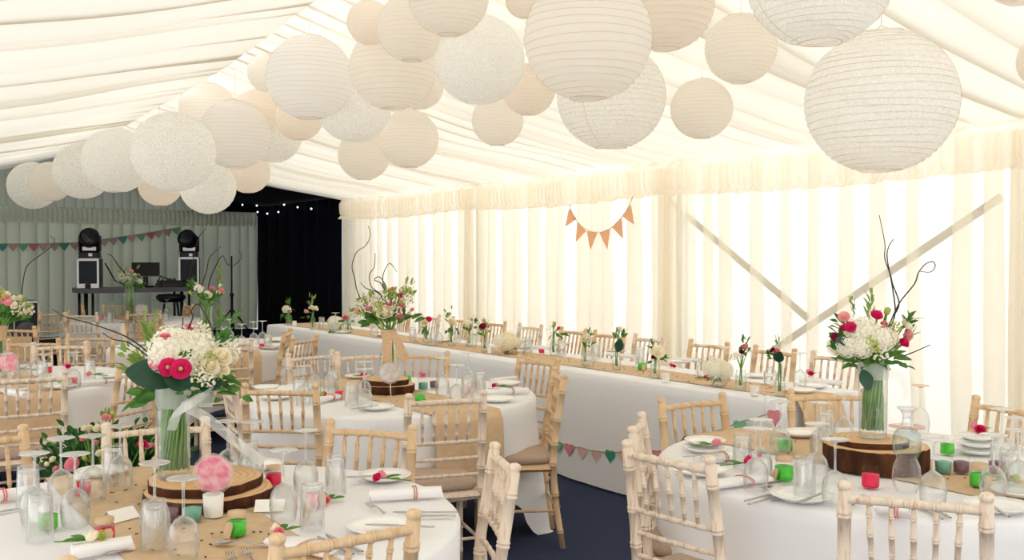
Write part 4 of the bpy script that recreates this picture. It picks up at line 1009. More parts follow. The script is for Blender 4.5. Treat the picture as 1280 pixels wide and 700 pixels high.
# ------------------------------------------------------------------ tealight glasses, favour jars and lollipops
def cup(k, x, y, mat, label, r=.031, h=.068, fill=.6, glassy='glass'):
    p = on_table(k, up(at(x, y, TT), H0), r); reg(p, r); o = thing('tealight_glass', label, 'candle holder', p)
    if mat == 'white_wax':
        MB().lathe([(r*.86,0),(r*.9,.003),(r,h),(r*.93,h),(r*.85,.02),(.001,.02)], 22, (0,0,0), False).build('body', 'white_wax', o)
    else:
        MB().lathe([(.001,.001),(r*.86,.001),(r,h)], 22, (0,0,0), False).build('body', 'glass_jar', o)
        MB().lathe([(.001,.004),(r*.82,.004),(r*(.84+.1*fill),h*fill),(r*.5,h*fill+.004),(.001,h*fill+.005)], 20, (0,0,0), False).build('filling', mat, o)
    return o, p
def jar(k, x, y, mat, label, tag_=None, lid=True, s=1.0, tilt=0):
    r = .027*s; p = on_table(k, up(at(x, y, TT), H0), r); reg(p, r); o = thing('favour_jar', label, 'jar', p, random.uniform(0, 6))
    MB().lathe([(.001,.001),(r*.9,.001),(r,.008),(r,.045*s),(r*.86,.053*s),(r*.86,.064*s)], 20, (0,0,0), False).build('body', 'glass_jar', o)
    MB().lathe([(.001,.003),(r*.92,.003),(r*.97,.01),(r*.97,.042*s),(.001,.043*s)], 20, (0,0,0), False).build('jelly', mat, o)
    if lid:
        MB().lathe([(r*.9,.056*s),(r*.93,.060*s),(r*.92,.069*s),(.001,.070*s)], 16, (0,0,0), False).build('lid', 'kraft' if lid == 'k' else 'alu', o)
    if tag_:
        w = random.uniform(-.3,.3); a = tag_-o.rotation_euler.z; d = Vector((cos(a), sin(a), 0)); sd = Vector((-d.y, d.x, 0))
        MB().plate([(-.012,0),(.012,0),(.014,.035),(.007,.048),(-.007,.048),(-.014,.035)], .0015, lambda u, v, c: d*(r+.004+c+.010*(1-v/.05))+sd*(u+.12*v)+Vector((0,0,.002+v*.9))).build('tag', 'kraft', o)
    return o
FT = atan2(TOCAM.y, TOCAM.x)
cup('L', 266, 645, 'white_wax', 'frosted white tealight glass with the big pink lollipop standing in it')
cup('L', 240, 656, 'teal_wax', 'teal filled tealight glass left of the frosted white one')
cup('L', 221, 657, 'purple_wax', 'dusky purple tealight glass behind an upturned wine glass, near left table')
cup('M', 529, 489, 'teal_wax', 'teal tealight glass right of the wood slices on the middle table')
cup('M', 543, 487, 'purple_wax', 'dark pink tealight glass beside the teal one on the middle table')
cup('R', 1179, 594, 'teal_wax', 'teal tealight glass right of the thick wood slice')
cup('R', 1197, 594, 'purple_wax', 'purple tealight glass right of the teal one, near right table')
cup('R', 1246, 594, 'purple_wax', 'plum tealight glass under an upturned wine glass at the right edge')
cup('H', 677, 443, 'red_jelly', 'low red tealight on the head table right of the ivory hydrangea', .026, .04, .8)
for x, y, n in ((832,479,'beside the round ivory bloom'),(943,496,'near the end of the head table'),(368,408,'beside the first bottle posy'),(613,443,'left of the ivory hydrangea bowl')):
    cup('H', x, y, 'white_wax', f'small plain white tealight cup {n}', .025, .055)
jar('L', 103, 622, 'red_jelly', 'red jelly favour jar behind the left group of wine glasses')
jar('L', 131, 682, 'red_jelly', 'red jelly favour jar with a brown paper tag over its top, front left', FT+.5, 'k')
jar('L', 60, 665, 'green_jelly', 'green jelly favour jar at front left of the near left table')
jar('L', 296, 673, 'green_jelly', 'green favour jar with a kraft tag leaning on it, near the forks', FT-.5, 'k')
jar('L', 204, 608, 'green_jelly', 'green favour jar left of the bouquet vase', FT-2.0)
jar('L', 342, 610, 'red_jelly', 'red jelly favour jar under pink net, right of the wood slices', None, 'k')
jar('L', 392, 636, 'red_jelly', 'red favour jar seen through the front tumbler, near left table', FT+1)
jar('M', 425, 500, 'red_jelly', 'red favour jar at left of the middle table', FT+.8, False)
jar('M', 509, 480, 'green_jelly', 'bright green favour jar against the wood slices, middle table', None, False)
jar('M', 525, 504, 'green_jelly', 'bright green favour jar seen between chair spindles, middle table', None, False)
jar('M', 582, 494, 'red_jelly', 'pink favour jar behind the pale chair back, middle table', FT, False)
jar('R', 1088, 612, 'red_jelly', 'red favour jar in front of the thick wood slice', None, False, 1.1)
jar('R', 980, 603, 'green_jelly', 'green favour jar with a rusty top, front left of the near right table', FT-1.2, 'k', 1.2)
jar('R', 981, 566, 'green_jelly', 'green favour jar inside the shade of a tall wine glass, near right table', None, False, 1.15)
jar('R', 1184, 570, 'green_jelly', 'green favour jar behind the teal and purple tealights', None, True)
jar('R', 1224, 611, 'green_jelly', 'pale green favour jar with a kraft tag and frayed top, right edge', FT+.2, 'k', 1.15)
jar('W', 90, 484, 'red_jelly', 'pink wrapped favour jar at the right of the left edge table', FT, False, 1.2)
jar('W', 78, 482, 'green_jelly', 'green favour jar behind the pink one, left edge table')
jar('W', 60, 468, 'red_jelly', 'red favour jar behind the white chair, left edge table')
jar('B', 246, 427, 'red_jelly', 'large pink favour jar above the white hydrangeas', None, False, 1.5)
jar('B', 328, 437, 'red_jelly', 'pink favour jar beside the kraft runner behind the bouquet', None, False)
jar('D', 126, 401, 'red_jelly', 'flat red jar on the far table before the DJ stage', None, False, 1.3)
jar('H', 803, 464, 'green_jelly', 'olive bottle-shaped favour jar on the head table', FT, False, 1.2)
def lolly(base, disc, r, mat, label):
    o = thing('lollipop', label, 'lollipop', base); q = Vector(disc)-Vector(base)
    MB().tube([(0,0,0), q], .0022, 6).build('stick', 'white_wax', o)
    b = MB(); n = 36; rows = []
    ax = TOCAM; u = Rv; w = Vector((0,0,1))
    for (k, t) in ((.02,.008),(.3,.0085),(.6,.0075),(.85,.007),(.97,.004),(1,0),(.97,-.004),(.85,-.007),(.3,-.0085),(.02,-.008)):
        rows.append([q+(u*cos(2*pi*i/n)+w*sin(2*pi*i/n))*r*k+ax*t for i in range(n)])
    b.grid(rows, True); b.build('candy', mat, o)
    b = MB(); rows = [[q+(u*cos(2*pi*i/n)+w*sin(2*pi*i/n))*r*k*(1+.02*sin(i*3))+ax*t for i in range(n)] for k, t in ((.9,.009),(1.06,.007),(1.13,.002))]; b.grid(rows, True); b.build('wrapper', 'wrap', o)
p = at(266, 645, TT); Zq = proj(p)[2]
lolly(up(p, H0+.022), atZ(267, 592, Zq-.01), .056, 'pinkcandy', 'big round pink and white swirl lollipop on the near left table')
p = up(at(489, 503, TT), H0); lolly(p, atZ(487, 466, proj(p)[2]), .054, 'whitecandy', 'round white lollipop in front of the tan-ribboned vase')
p = up(at(13, 480, TT), H0); lolly(p, atZ(10, 453, proj(p)[2]), .062, 'pinkcandy', 'round pink lollipop on the left edge table below the bouquet')
p = up(at(178, 401, TT), H0); lolly(p, atZ(177, 388, proj(p)[2]), .075, 'whitecandy', 'round pale lollipop beside the tall slim vase before the DJ stage')

# ------------------------------------------------------------------ glasses
HT = {'w': .2115, 't': .134}
for key, proto, lab, nm, cat, rr_ in (('w', gw, 'upturned wine glass', WG, 'glass', .042), ('t', tw, 'upturned tumbler', TB, 'glass', .037)):
    for k, L in nm.items():
        objs = []
        for (x, y) in L:
            p = at(x, y, H0+HT[key]); p = on_table(k, up(p, H0), rr_); reg(p, rr_)
            objs.append(dup(proto, p, random.uniform(0, 6), None, {'w': 'upturned wine glasses', 't': 'upturned tumblers'}[key]))
        number(objs, lab, 'on the '+TN[k])
drop(gw); drop(tw); KIDS.clear()
for (k, x, y, lab, gm) in (('R', 1131, 560, 'pale blue stemmed glass upturned on a clear one, right of the wood slice', 'glass_blue'), ('R', 1150, 543, 'upturned glass with a peach tinted foot behind the blue one', 'glass_rose'), ('R', 956, 556, 'upturned glass with a peach tinted foot behind the left wine glasses', 'glass_rose')):
    p = on_table(k, up(at(x, y, TT), H0), .042) if gm == 'glass_rose' else up(on_table(k, up(at(1133, 618, TT), H0), .045), H0); reg(p, .042); o = thing('wine_glass', lab, 'glass', p); dz = 0
    if gm == 'glass_blue':
        MB().lathe([(.030,0),(.042,.02),(.047,.05),(.044,.085),(.034,.108),(.032,.115)], 22, (0,0,0), False).build('lower_jar', 'glass', o); dz = .112
        MB().lathe([(.032,.002+dz),(.044,.025+dz),(.047,.055+dz),(.042,.085+dz),(.030,.098+dz),(.012,.104+dz)], 22, (0,0,0), False).build('bowl', 'glass_blue', o)
        MB().lathe([(.012,.103+dz),(.058,.105+dz),(.058,.1085+dz),(.012,.11+dz)], 22, (0,0,0), False).build('rim', 'glass_rose', o)
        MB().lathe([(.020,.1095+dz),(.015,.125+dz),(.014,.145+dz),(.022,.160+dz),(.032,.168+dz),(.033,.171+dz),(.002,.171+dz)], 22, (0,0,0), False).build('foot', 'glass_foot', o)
    else:
        MB().lathe([(.036,0),(.042,.045),(.034,.088),(.01,.11),(.0045,.115)], 20, (0,0,0), False).build('bowl', 'glass', o)
        MB().lathe([(.0045,.113),(.0036,.16),(.0055,.2)], 8, (0,0,0), False).build('stem', 'glass', o)
        MB().lathe([(.0055,.2),(.02,.207),(.037,.21),(.037,.213),(.001,.213)], 20, (0,0,0), False).build('foot', 'glass_rose', o)

# ------------------------------------------------------------------ plates, cutlery, napkins, rose sprigs
def plate_obj(r):
    return MB().lathe([(.001,.004),(r*.62,.004),(r*.68,.002),(r*.72,.004),(r*.98,.016),(r,.0185),(r*.985,.020),(r*.72,.0085),(r*.66,.006),(.001,.006)], 40, (0,0,0), False)
PD = {}
def plate(k, x, y, d, label=None, z=None, name='side_plate', grp='side plates'):
    if d not in PD:
        q = plate_obj(d/2).build(name, 'china'); PD[d] = q.data; bpy.data.objects.remove(q)
    o = bpy.data.objects.new(name, PD[d]); COL.objects.link(o); p = up(at(x, y, TT), z or H0)
    if k != 'H':
        c = TAB[k]; e = Vector((p.x-c.x, p.y-c.y, 0))
        if e.length > RAD-d/2*.8: e *= (RAD-d/2*.8)/e.length; p.x, p.y = c.x+e.x, c.y+e.y
    o.location = p; tag(o, label or 'x', 'plate', grp); return o
def lay(mesh_fn, name, label, cat, a, b_, h, grp, L):
    """cutlery lying from pixel a (tip) to pixel b (handle), real length L"""
    A, B = at(*a, h), at(*b_, h); d = (B-A); d.z = 0; d.normalize(); m = (A+B)/2
    o = mesh_fn(L).build(name, 'steel'); o.location = up(m, h+.0012); o.rotation_euler = (0,0,atan2(d.y, d.x)); tag(o, label, cat, grp); return o
def bladebar(b, xs, ws, zs, t=.0018):
    rows = []
    for x, w, z in zip(xs, ws, zs): rows.append([(x,-w,z),(x,-w*.5,z+t),(x,w*.5,z+t),(x,w,z),(x,0,z-.0004)])
    b.grid(rows, True); return b
def knife(L): return bladebar(MB(), [-L/2,-L/2+.02,-L/2+.06,-L*.02,0,.01,L/2-.03,L/2-.004,L/2], [.001,.008,.010,.009,.0045,.0045,.0075,.007,.003], [0]*9, .003)
def spoon(L):
    b = bladebar(MB(), [-L/2+.05,-L/2+.06,0,L/2-.03,L/2], [.003,.003,.003,.007,.004], [.004,.006,.008,.003,.001], .002)
    rows = [[(-L/2+.028+.028*k*cos(2*pi*i/16), .018*k*sin(2*pi*i/16), .001+.006*k*k) for i in range(16)] for k in (.02,.4,.8,1)]; b.grid(rows, True); return b
def fork(L):
    b = bladebar(MB(), [-L/2+.055,-L/2+.065,0,L/2-.03,L/2], [.011,.003,.003,.007,.004], [.002,.006,.008,.003,.001], .002)
    for i in range(4):
        y = (i-1.5)*.0066; b.tube([(-L/2,y,.006),(-L/2+.02,y,.002),(-L/2+.058,y,.003)], [.0008,.0014,.0016], 5)
    return b
def napkin(k, a, b_, label, band='pink_cord', w=.055, L=None, flat=False):
    A, B = at(*a, TT), at(*b_, TT); d = B-A; d.z = 0; LL = L or d.length; d.normalize(); m = (A+B)/2
    o = thing('napkin', label, 'napkin', up(m, H0), atan2(d.y, d.x), 'rolled white napkins')
    b = MB(); rows = []; n = 18
    for x in [(-LL/2+LL*i/10) for i in range(11)]:
        row = []
        for i in range(n):
            a_ = 2*pi*i/n; rr = 1+.10*sin(3*a_+.6)+.04*sin(x*30+a_)
            row.append((x+.004*sin(a_*2), w/2*cos(a_)*rr, max(.0008, .5*w*(.62 if not flat else .3)*(1+sin(a_)*rr)-.001)))
        rows.append(row)
    b.grid(rows, True); n0 = n
    b.add([(-LL/2*.98, w/2*.9*cos(2*pi*i/12), .5*w*(.62 if not flat else .3)*(1+.9*sin(2*pi*i/12))) for i in range(12)], [tuple(range(12))]); b.add([(LL/2*.98, w/2*.9*cos(2*pi*i/12), .5*w*(.62 if not flat else .3)*(1+.9*sin(2*pi*i/12))) for i in range(12)], [tuple(range(12))])
    b.build('roll', 'napkin', o)
    if band:
        b = MB(); kz = (.62 if not flat else .3)
        for x0 in (-.004,.004): b.tube([(x0+LL*.12, (w/2*1.12)*cos(2*pi*i/20), max(.002, .5*w*kz*(1+1.12*sin(2*pi*i/20)))) for i in range(21)], .0018, 5, False)
        b.build('band', band, o)
    return o
def sprig(k, x, y, label, cols=('hot_petal','pink_petal'), ang=None, h=.0, s=1.0):
    p = up(at(x, y, TT), H0+h)
    if k != 'H':
        q_ = Vector((p.x-TAB[k].x, p.y-TAB[k].y, 0))
        if q_.length > RAD-.08: q_ *= (RAD-.08)/q_.length; p.x, p.y = TAB[k].x+q_.x, TAB[k].y+q_.y
    a = random.uniform(0, 6) if ang is None else ang; o = thing('rose_sprig', label, 'flower', p, a, 'rose sprigs at the place settings')
    for i, c in enumerate(cols):
        q = put(flower('rose' if i == 0 else 'bud', M[c]), o, Vector((.012*i-.005, .017*i-.008, 0.013+.003*i))*s, (-.6, .4*i-.2, .55), .028*s)
    MB().tube([(0,0,.012),(.04*s,.003,.007),(.085*s,-.004,.004)], .002, 6).build('stem', 'stem', o)
    b = MB(); rnd = random.Random(int(x)); leafmesh(b, (.02,0,.008), (.8,.5,.2), .05*s, .022*s, rnd, Vector((0,0,1)), .1); leafmesh(b, (.03,0,.008), (.8,-.5,.15), .045*s, .02*s, rnd, Vector((0,0,1)), .1)
    b.build('leaf', 'leaf', o); return o
PL = {'L': [(321,588,.19),(484,601,.19),(478,666,.21),(95,578,.18)], 'M': [(470,513,.19),(622,503,.20),(345,500,.19),(437,470,.16),(640,482,.18),(330,488,.17)],
      'R': [(1000,628,.20),(866,595,.20),(881,566,.18),(1248,640,.20),(1222,569,.17),(1271,622,.16),(1000,547,.18)],
      'W': [(97,491,.19),(143,473,.18),(25,500,.18),(50,462,.17),(20,462,.17)], 'B': [(300,441,.19),(340,437,.18),(345,428,.17),(225,441,.18),(290,419,.17),(180,432,.18)], 'D': [(150,408,.18),(190,408,.18),(110,402,.18),(205,396,.18)]}
for k, L in PL.items(): number([plate(k, *q) for q in L], 'white side plate', 'on the '+TN[k])
plate('R', 881, 562, .17, 'upper white plate of the two stacked before the curved natural chair', H0+.016)
plate('R', 1222, 565, .16, 'middle white plate of the stack carrying a pink flower, right side', H0+.016); plate('R', 1222, 561, .15, 'topmost white plate of the stack carrying a pink flower, right side', H0+.032)
hp = [(430,417),(478,421),(552,428),(656,436),(655,428),(700,433),(770,441),(850,455),(865,453),(950,473),(1015,486),(1035,482),(1000,492)]
number([plate('H', x, y, .19) for x, y in hp], 'white side plate', 'along the long head table')
KN = [('L',(436,597),(494,595),.021,'steel knife lying on the plate behind the rose sprig',knife,.19),('L',(514,641),(549,641),.001,'upper of two knife handles beyond the front rolled napkin',knife,.20),('L',(510,647),(546,646),.001,'lower of two knife handles beyond the front rolled napkin',knife,.20),
 ('L',(461,631),(486,647),.001,'fork lying beside the front plate of the near left table',fork,.19),('L',(470,657),(530,659),.021,'knife lying across the front plate near the bottom chair',knife,.20),('L',(398,672),(440,693),.001,'left knife of the pair seen through the front chair spindles',knife,.21),('L',(408,669),(452,690),.001,'right knife of the pair seen through the front chair spindles',knife,.21),
 ('L',(288,694),(306,716),.001,'left fork of the pair with tines up at the bottom edge',fork,.2),('L',(307,688),(322,712),.001,'right fork of the pair with tines up at the bottom edge',fork,.2),('L',(280,681),(328,683),.001,'steel spoon lying beyond the two forks at the bottom edge',spoon,.17),
 ('L',(338,628),(300,620),.001,'knife beside the white card right of the wood slices',knife,.19),('L',(2,640),(26,636),.001,'knife below the left napkins on the near left table',knife,.18),('L',(150,690),(120,700),.001,'spoon beside the front left tagged red jar',spoon,.16),
 ('M',(432,513),(478,506),.021,'knife lying on the front plate of the middle table',knife,.19),('M',(648,488),(610,486),.021,'knife lying on the right plate of the middle table',knife,.19),('M',(505,512),(535,516),.001,'spoon between the chair and the wood slices on the middle table',spoon,.17),('M',(375,505),(425,500),.001,'knife left of the front plate on the middle table',knife,.2),
 ('R',(986,612),(924,629),.001,'rear knife of the pair in front of the folded napkin',knife,.22),('R',(990,617),(932,632),.001,'front knife of the pair in front of the folded napkin',knife,.22),('R',(991,631),(1033,615),.021,'knife lying on the front plate of the near right table',knife,.19),('R',(955,611),(984,604),.001,'fork below the green jar with the rusty top',fork,.18),
 ('R',(1140,628),(1178,650),.001,'left knife of the pair behind the limewashed chair',knife,.21),('R',(1150,626),(1190,649),.001,'right knife of the pair behind the limewashed chair',knife,.21),('R',(1234,629),(1258,645),.021,'knife lying on the right front plate of the near right table',knife,.19),('R',(850,572),(905,566),.040,'knife across the stacked plates before the curved chair',knife,.18),('R',(1080,622),(1066,632),.001,'teaspoon beside the red jar before the wood slice',spoon,.14)]
for (k, a, b_, h, lab, fn, L) in KN:
    nm = {knife: 'table_knife', fork: 'table_fork', spoon: 'table_spoon'}[fn]
    lay(fn, nm, lab, {knife: 'knife', fork: 'fork', spoon: 'spoon'}[fn], a, b_, H0+h, 'cutlery at the place settings', L)
NP = [('L',(462,629),(552,624),'rolled white napkin with a tan bow under the rose sprig',.06,'ribbon_tan'),('L',(-30,634),(24,626),'upper rolled napkin at the left edge with an orange band',.06,'pink_cord'),('L',(90,702),(165,690),'rolled napkin in the bottom left corner under green leaves',.06,None),('L',(345,684),(412,699),'flat white napkin with a rosebud behind the ball-topped chair post',.09,'kraft'),
 ('M',(606,496),(660,493),'rolled napkin with gold band at the right of the middle table',.055,'string'),('M',(616,480),(645,477),'rolled napkin behind the right plate on the middle table',.05,None),('M',(330,495),(390,492),'rolled napkin behind the back of the left natural chair',.05,None),('M',(395,506),(425,500),'rolled napkin left of the red jar on the middle table',.05,'pink_cord'),
 ('R',(887,614),(957,604),'folded napkin with a red cord under the white and pink rosebud',.085,'pink_cord'),('R',(872,583),(922,578),'rolled napkin with a tan tie behind the pale front chair',.06,'ribbon_tan'),('R',(1096,646),(1140,652),'napkin with a red ring behind the limewashed chair spindles',.07,'pink_cord'),
 ('W',(100,484),(150,480),'rolled napkin at the right of the left edge table',.05,'string'),('W',(10,496),(35,500),'white napkin above the kraft runner, left edge table',.06,None),('B',(300,437),(355,436),'rolled napkin beside the kraft runner behind the bouquet',.05,None),('B',(330,428),(365,424),'rolled napkin before the sideways natural chair',.05,None),
 ('H',(652,436),(690,438),'rolled napkin beside the red tealight on the head table',.05,None),('H',(845,452),(875,455),'rolled napkin left of the wide hydrangea bowl',.05,None),('H',(1000,480),(1050,484),'rolled napkin at the near end of the head table',.06,None),('H',(760,446),(795,450),'rolled napkin beside the tall dark-leaf posy',.05,None)]
for (k, a, b_, lab, w, bd) in NP: napkin(k, a, b_, lab, bd, w, None, w > .08)
SP = [('L',474,616,'two hot pink rosebuds on the rolled napkin of the near left table',('hot_petal','pink_petal'),-.6,.03,1.25),('L',121,697,'green sprig with a pale bud on the bottom left napkin',('bud_green','cream_petal'),2.6,.03,1.3),('L',347,688,'pink rosebud on the flat napkin at the bottom edge',('pink_petal','cream_petal'),.5,.03,1.1),('L',408,632,'pink rosebud sprig lying in front of the tall tumbler',('pink_petal','blush_petal'),.4,.0,.9),
 ('M',619,493,'hot pink and orange sprig on the right napkin of the middle table',('hot_petal','blush_petal'),-.8,.03,1.1),('M',404,498,'pink sprig with green leaves at the left of the middle table',('hot_petal','bud_green'),2.8,.0,1.2),('M',542,466,'pink rosebuds behind the tealights on the middle table',('pink_petal','pink_petal'),1,.0,1.2),('M',434,462,'magenta bud between the upturned glasses at back left of middle table',('hot_petal','hot_petal'),2,.0,1.2),
 ('R',936,600,'white and pink rosebud on the napkin with a red cord',('blush_petal','hot_petal'),2.8,.045,1.3),('R',896,570,'pale pink rosebud sprig on the tan-tied napkin',('blush_petal','pink_petal'),2.5,.03,1.2),('R',1222,557,'hot pink flower on the stack of white plates',('hot_petal','pink_petal'),.3,.045,1.5),('R',1272,615,'green sprig with white bud on the plate at the right edge',('cream_petal','bud_green'),2.2,.02,1.2),('R',948,574,'pink rosebud seen through the upturned wine glass',('pink_petal','pink_petal'),.2,.0,.8),
 ('W',113,478,'pink and white rosebud on the napkin, right of left edge table',('pink_petal','cream_petal'),-.5,.03,1.3),('W',18,490,'pink rosebud with green leaves above the kraft runner at left edge',('blush_petal','bud_green'),0,.03,1.3),('W',84,462,'magenta bud beside the glasses on the left edge table',('hot_petal','pink_petal'),1,.0,1.3),('B',338,434,'pale green and pink sprig before the sideways chair',('bud_green','blush_petal'),0,.03,1.3),
 ('H',841,461,'magenta petals beside the round ivory bloom on the head table',('hot_petal','hot_petal'),1,.0,1.0),('H',1012,477,'two pink rosebuds on the napkin at the near end of head table',('hot_petal','pink_petal'),.4,.03,1.25),('H',883,476,'deep pink bud left of the wide hydrangea bowl',('hot_petal','hot_petal'),2,.0,1.0),('H',705,440,'pink bud beside the green leafy posy',('hot_petal','pink_petal'),2.5,.0,1.0)]
for (k, x, y, lab, cols, a, h, s) in SP: sprig(k, x, y, lab, cols, a, h, s)
# folded cards and kraft tags
def card(k, x, y, label, ang, mat='paper', w=.09, d=.07, lift=.03):
    o = MB().add([(-w/2,-d/2,0),(w/2,-d/2,.001),(w/2,0,lift),(-w/2,0,lift),(w/2,d/2,.0),(-w/2,d/2,.001)], [(0,1,2,3),(3,2,4,5)], False).build('folded_card', mat); o.location = up(at(x, y, TT), H0+.001); o.rotation_euler = (0,0,ang)
    tag(o, label, 'card', 'folded cards on the tables')
for q in (('L',150,652,'white folded card on the kraft runner left of the tumbler',.4),('L',338,640,'white folded card right of the wood slices on the near left table',-.5),('L',402,622,'white folded card standing behind the front tumbler',1.2),('L',205,596,'small kraft box card left of the bouquet vase',.3,'kraft',.05,.05,.05),('M',592,484,'kraft folded card left of the right tumbler, middle table',.2,'kraft',.09,.05,.035),('R',958,603,'kraft tag card left of the green rusty jar',.6,'kraft',.06,.06,.012),('L',383,652,'kraft tag standing inside the front upturned wine glass area',.9,'kraft',.04,.02,.055)): card(*q)
# table confetti: tiny wooden bits on the runners
rnd = random.Random(2); b = MB()
def conf(c, n, wx, wy):
    for i in range(n): b.box((c.x+rnd.uniform(-wx,wx), c.y+rnd.uniform(-wy,wy), H0+.0015), (.009,.004,.002), rnd.uniform(0,3))
conf(TAB['L'], 60, .16, .6); conf(TAB['R'], 50, .16, .6); conf(TAB['M'], 40, .15, .6)
for i in range(150): b.box((rnd.uniform(4.44,4.76), rnd.uniform(HY0+.1,9), H0+.0015), (.012,.005,.002), rnd.uniform(0,3))
tag(b.build('table_confetti', 'bark'), 'tiny brown wooden confetti scattered along the kraft runners', 'confetti', None, 'stuff')

# ------------------------------------------------------------------ hearts along the front of the head table
XHh = HX0-.05
hp_ = [(676,556,'h_green'),(697,559,'h_green'),(712,563,'h_pink'),(728,567,'h_pale'),(746,571,'h_pale'),(763,571,'h_teal'),(780,572,'h_pale'),(800,573,'h_green'),(821,571,'h_pink'),(845,566,'h_pale'),(884,549,'h_green'),(925,534,'h_green'),(968,521,'h_pink')]
HS = [(0,.012)]+[(.030*s*(abs(sin(t))**.9), -.0) for s in () for t in ()]
def heartpoly(s):
    return [(s*.058*sin(t)**3, -s*(.0485*cos(t)-.0185*cos(2*t)-.0075*cos(3*t)-.0037*cos(4*t))+.035*s) for t in [2*pi*i/28 for i in range(28)]]
path = [onX(x, y-7, XHh-.004) for x, y, _ in hp_]
g = []
for i, (x, y, m) in enumerate(hp_):
    P_ = onX(x, y-7, XHh); a, c = path[max(0, i-1)], path[min(len(path)-1, i+1)]; tv = c-a; g.append((P_+Vector((-.003,0,0)), (0, tv.y, tv.z*.3), m))
fine = []
for A, B in zip(path, path[1:]): fine += [A.lerp(B, t)+Vector((0,0,-.006*sin(pi*t))) for t in (0,.33,.66)]
bunting('heart_garland', 'garland of pink, pale and green felt hearts along the front of the head table', 'garland', fine+[path[-1]], g, heartpoly(.85), None, 'heart', None, .006)

# ------------------------------------------------------------------ the DJ's corner on the stage
SZ = .4; DY = 15.0
def dj(px, py, Y=DY): return onY(px, py, Y)
xa, xb = dj(95, 362).x, dj(238, 362).x; zt = dj(165, 359).z
t = thing('dj_table', 'dark grey narrow table carrying the DJ equipment', 'table', ((xa+xb)/2, DY, SZ))
MB().box((0,0,zt-SZ-.035), (xb-xa, .55, .07)).build('tabletop', 'dj_grey', t)
for x in (-.72,-.62,.62,.72):
    for y in (-.2,.2): MB().tube([(x*(xb-xa)/2*1.25,y,zt-SZ-.07),(x*(xb-xa)/2*1.25,y,0)], .018, 8).build('leg', 'dj_black', t)
cs = (dj(128,340)-dj(98,340)).length*.93
def case(px, lab):
    p = dj(px, 359); p.z = zt; o = thing('flight_case', lab, 'flight case', (p.x, DY, zt), -.34); w = cs; h = dj(px, 322).z-dj(px, 359).z
    MB().rbox((0,0,h/2+.001), (w*.96,.42,h*.97), .01).build('body', 'dj_black', o); MB().box((0,-.213,h*.55), (w*.76,.006,h*.8)).build('front_mesh', 'grille', o)
    b = MB()
    for sx in (-1,1): b.box((sx*w*.44,-.214,h*.56), (w*.09,.02,h*.82))
    b.box((0,-.214,h*.95), (w*.97,.02,h*.07)); b.box((0,-.214,h*.08), (w*.97,.02,h*.14)); b.build('edging', 'silver', o)
    b = MB(); b.lathe([(.001,0),(.035,0),(.04,.02),(.03,.025),(.001,.02)], 16, (0,0,0), False)
    e = b.build('knob', 'dj_black', o, (0,-.226,h*.08)); e.rotation_euler = (pi/2,0,0)
    return o, p.x, h
def head(x, z, lab, tilt):
    o = thing('moving_head_light', lab, 'stage light', (x, DY, z), -.34); w = cs*.9
    b = MB(); b.rbox((0,0,.05), (w*.95,.34,.09), .02); b.box((0,0,.012), (w*1.0,.3,.02)); b.build('base', 'dj_black', o)
    MB().box((w*.1,-.172,.05), (w*.18,.004,.04)).build('label_plate', 'silver', o)
    for s in (-1,1):
        b = MB(); b.rbox((s*w*.46,0,.21), (w*.13,.2,.23), .02); b.build('yoke', 'dj_black', o)
    b = MB(); b.rbox((0,.05,.18), (w*.8,.22,.17), .03); b.build('body', 'dj_black', o)
    b = MB(); b.lathe([(.001,-.08),(.10,-.08),(.128,-.04),(.134,.10),(.125,.12),(.11,.11),(.001,.10)], 24, (0,0,0), False)
    h = b.build('head', 'dj_black', o, (0,-.04,.265)); h.rotation_euler = (pi/2-.45,0,tilt)
    l = MB().lathe([(.001,.13),(.05,.125),(.09,.114),(.105,.106)], 24, (0,0,0), False).build('lens', 'lens', h)
    MB().box((0,-.08,.135), (w*.66,.02,.05)).build('reflector', 'silver', o)
o, x1, hc_ = case(113, 'silver-edged black flight case on the left of the DJ table'); head(x1, zt+hc_, 'black moving head light on the left flight case', .1)
o, x2, _ = case(237, 'silver-edged black flight case on the right of the DJ table'); head(x2, zt+hc_, 'black moving head light tilted on the right flight case', -.5)
p = dj(180, 358); s_ = (dj(197,337)-dj(163,337)).length; o = thing('monitor', 'black flat monitor in the middle of the DJ table', 'monitor', (p.x, DY-.1, zt), -.2)
hm = dj(180,328).z-dj(180,345.5).z; zm = (dj(180,328).z+dj(180,345.5).z)/2-zt
MB().rbox((0,0,zm), (s_,.04,hm), .008).build('casing', 'dj_black', o); MB().box((0,-.0215,zm+.005), (s_*.95,.003,hm*.9)).build('screen', 'screen', o)
MB().box((0,-.022,zm-hm*.47), (s_*.98,.004,.012)).build('trim', 'dj_grey', o); MB().box((0,.03,zm/2), (.07,.05,zm)).build('stand', 'dj_black', o); MB().rbox((0,0,.012), (.24,.18,.02), .02).build('foot', 'dj_black', o)
p = dj(202, 356); o = thing('mixer', 'low black mixing desk with knobs right of the monitor', 'mixer', (p.x+.12, DY-.1, zt)); MB().rbox((0,0,.05), (.36,.3,.09), .01).build('body', 'dj_black', o)
for i in range(10): MB().lathe([(.014,0),(.012,.03),(.001,.03)], 8, (0,0,0), False).build('knob', 'silver' if i % 3 == 0 else 'dj_grey', o, ((i % 5-2)*.06, -.07+.12*(i//5), .096))
o = thing('stool', 'black round-topped stool in front of the DJ table', 'stool', (dj(207,390).x, 14.72, SZ)); zs = onY(207,368,14.72).z-SZ
MB().lathe([(.001,zs-.11),(.15,zs-.11),(.2,zs-.07),(.21,zs-.03),(.18,zs),(.001,zs+.01)], 24, (0,0,0), False).build('seat', 'dj_black', o)
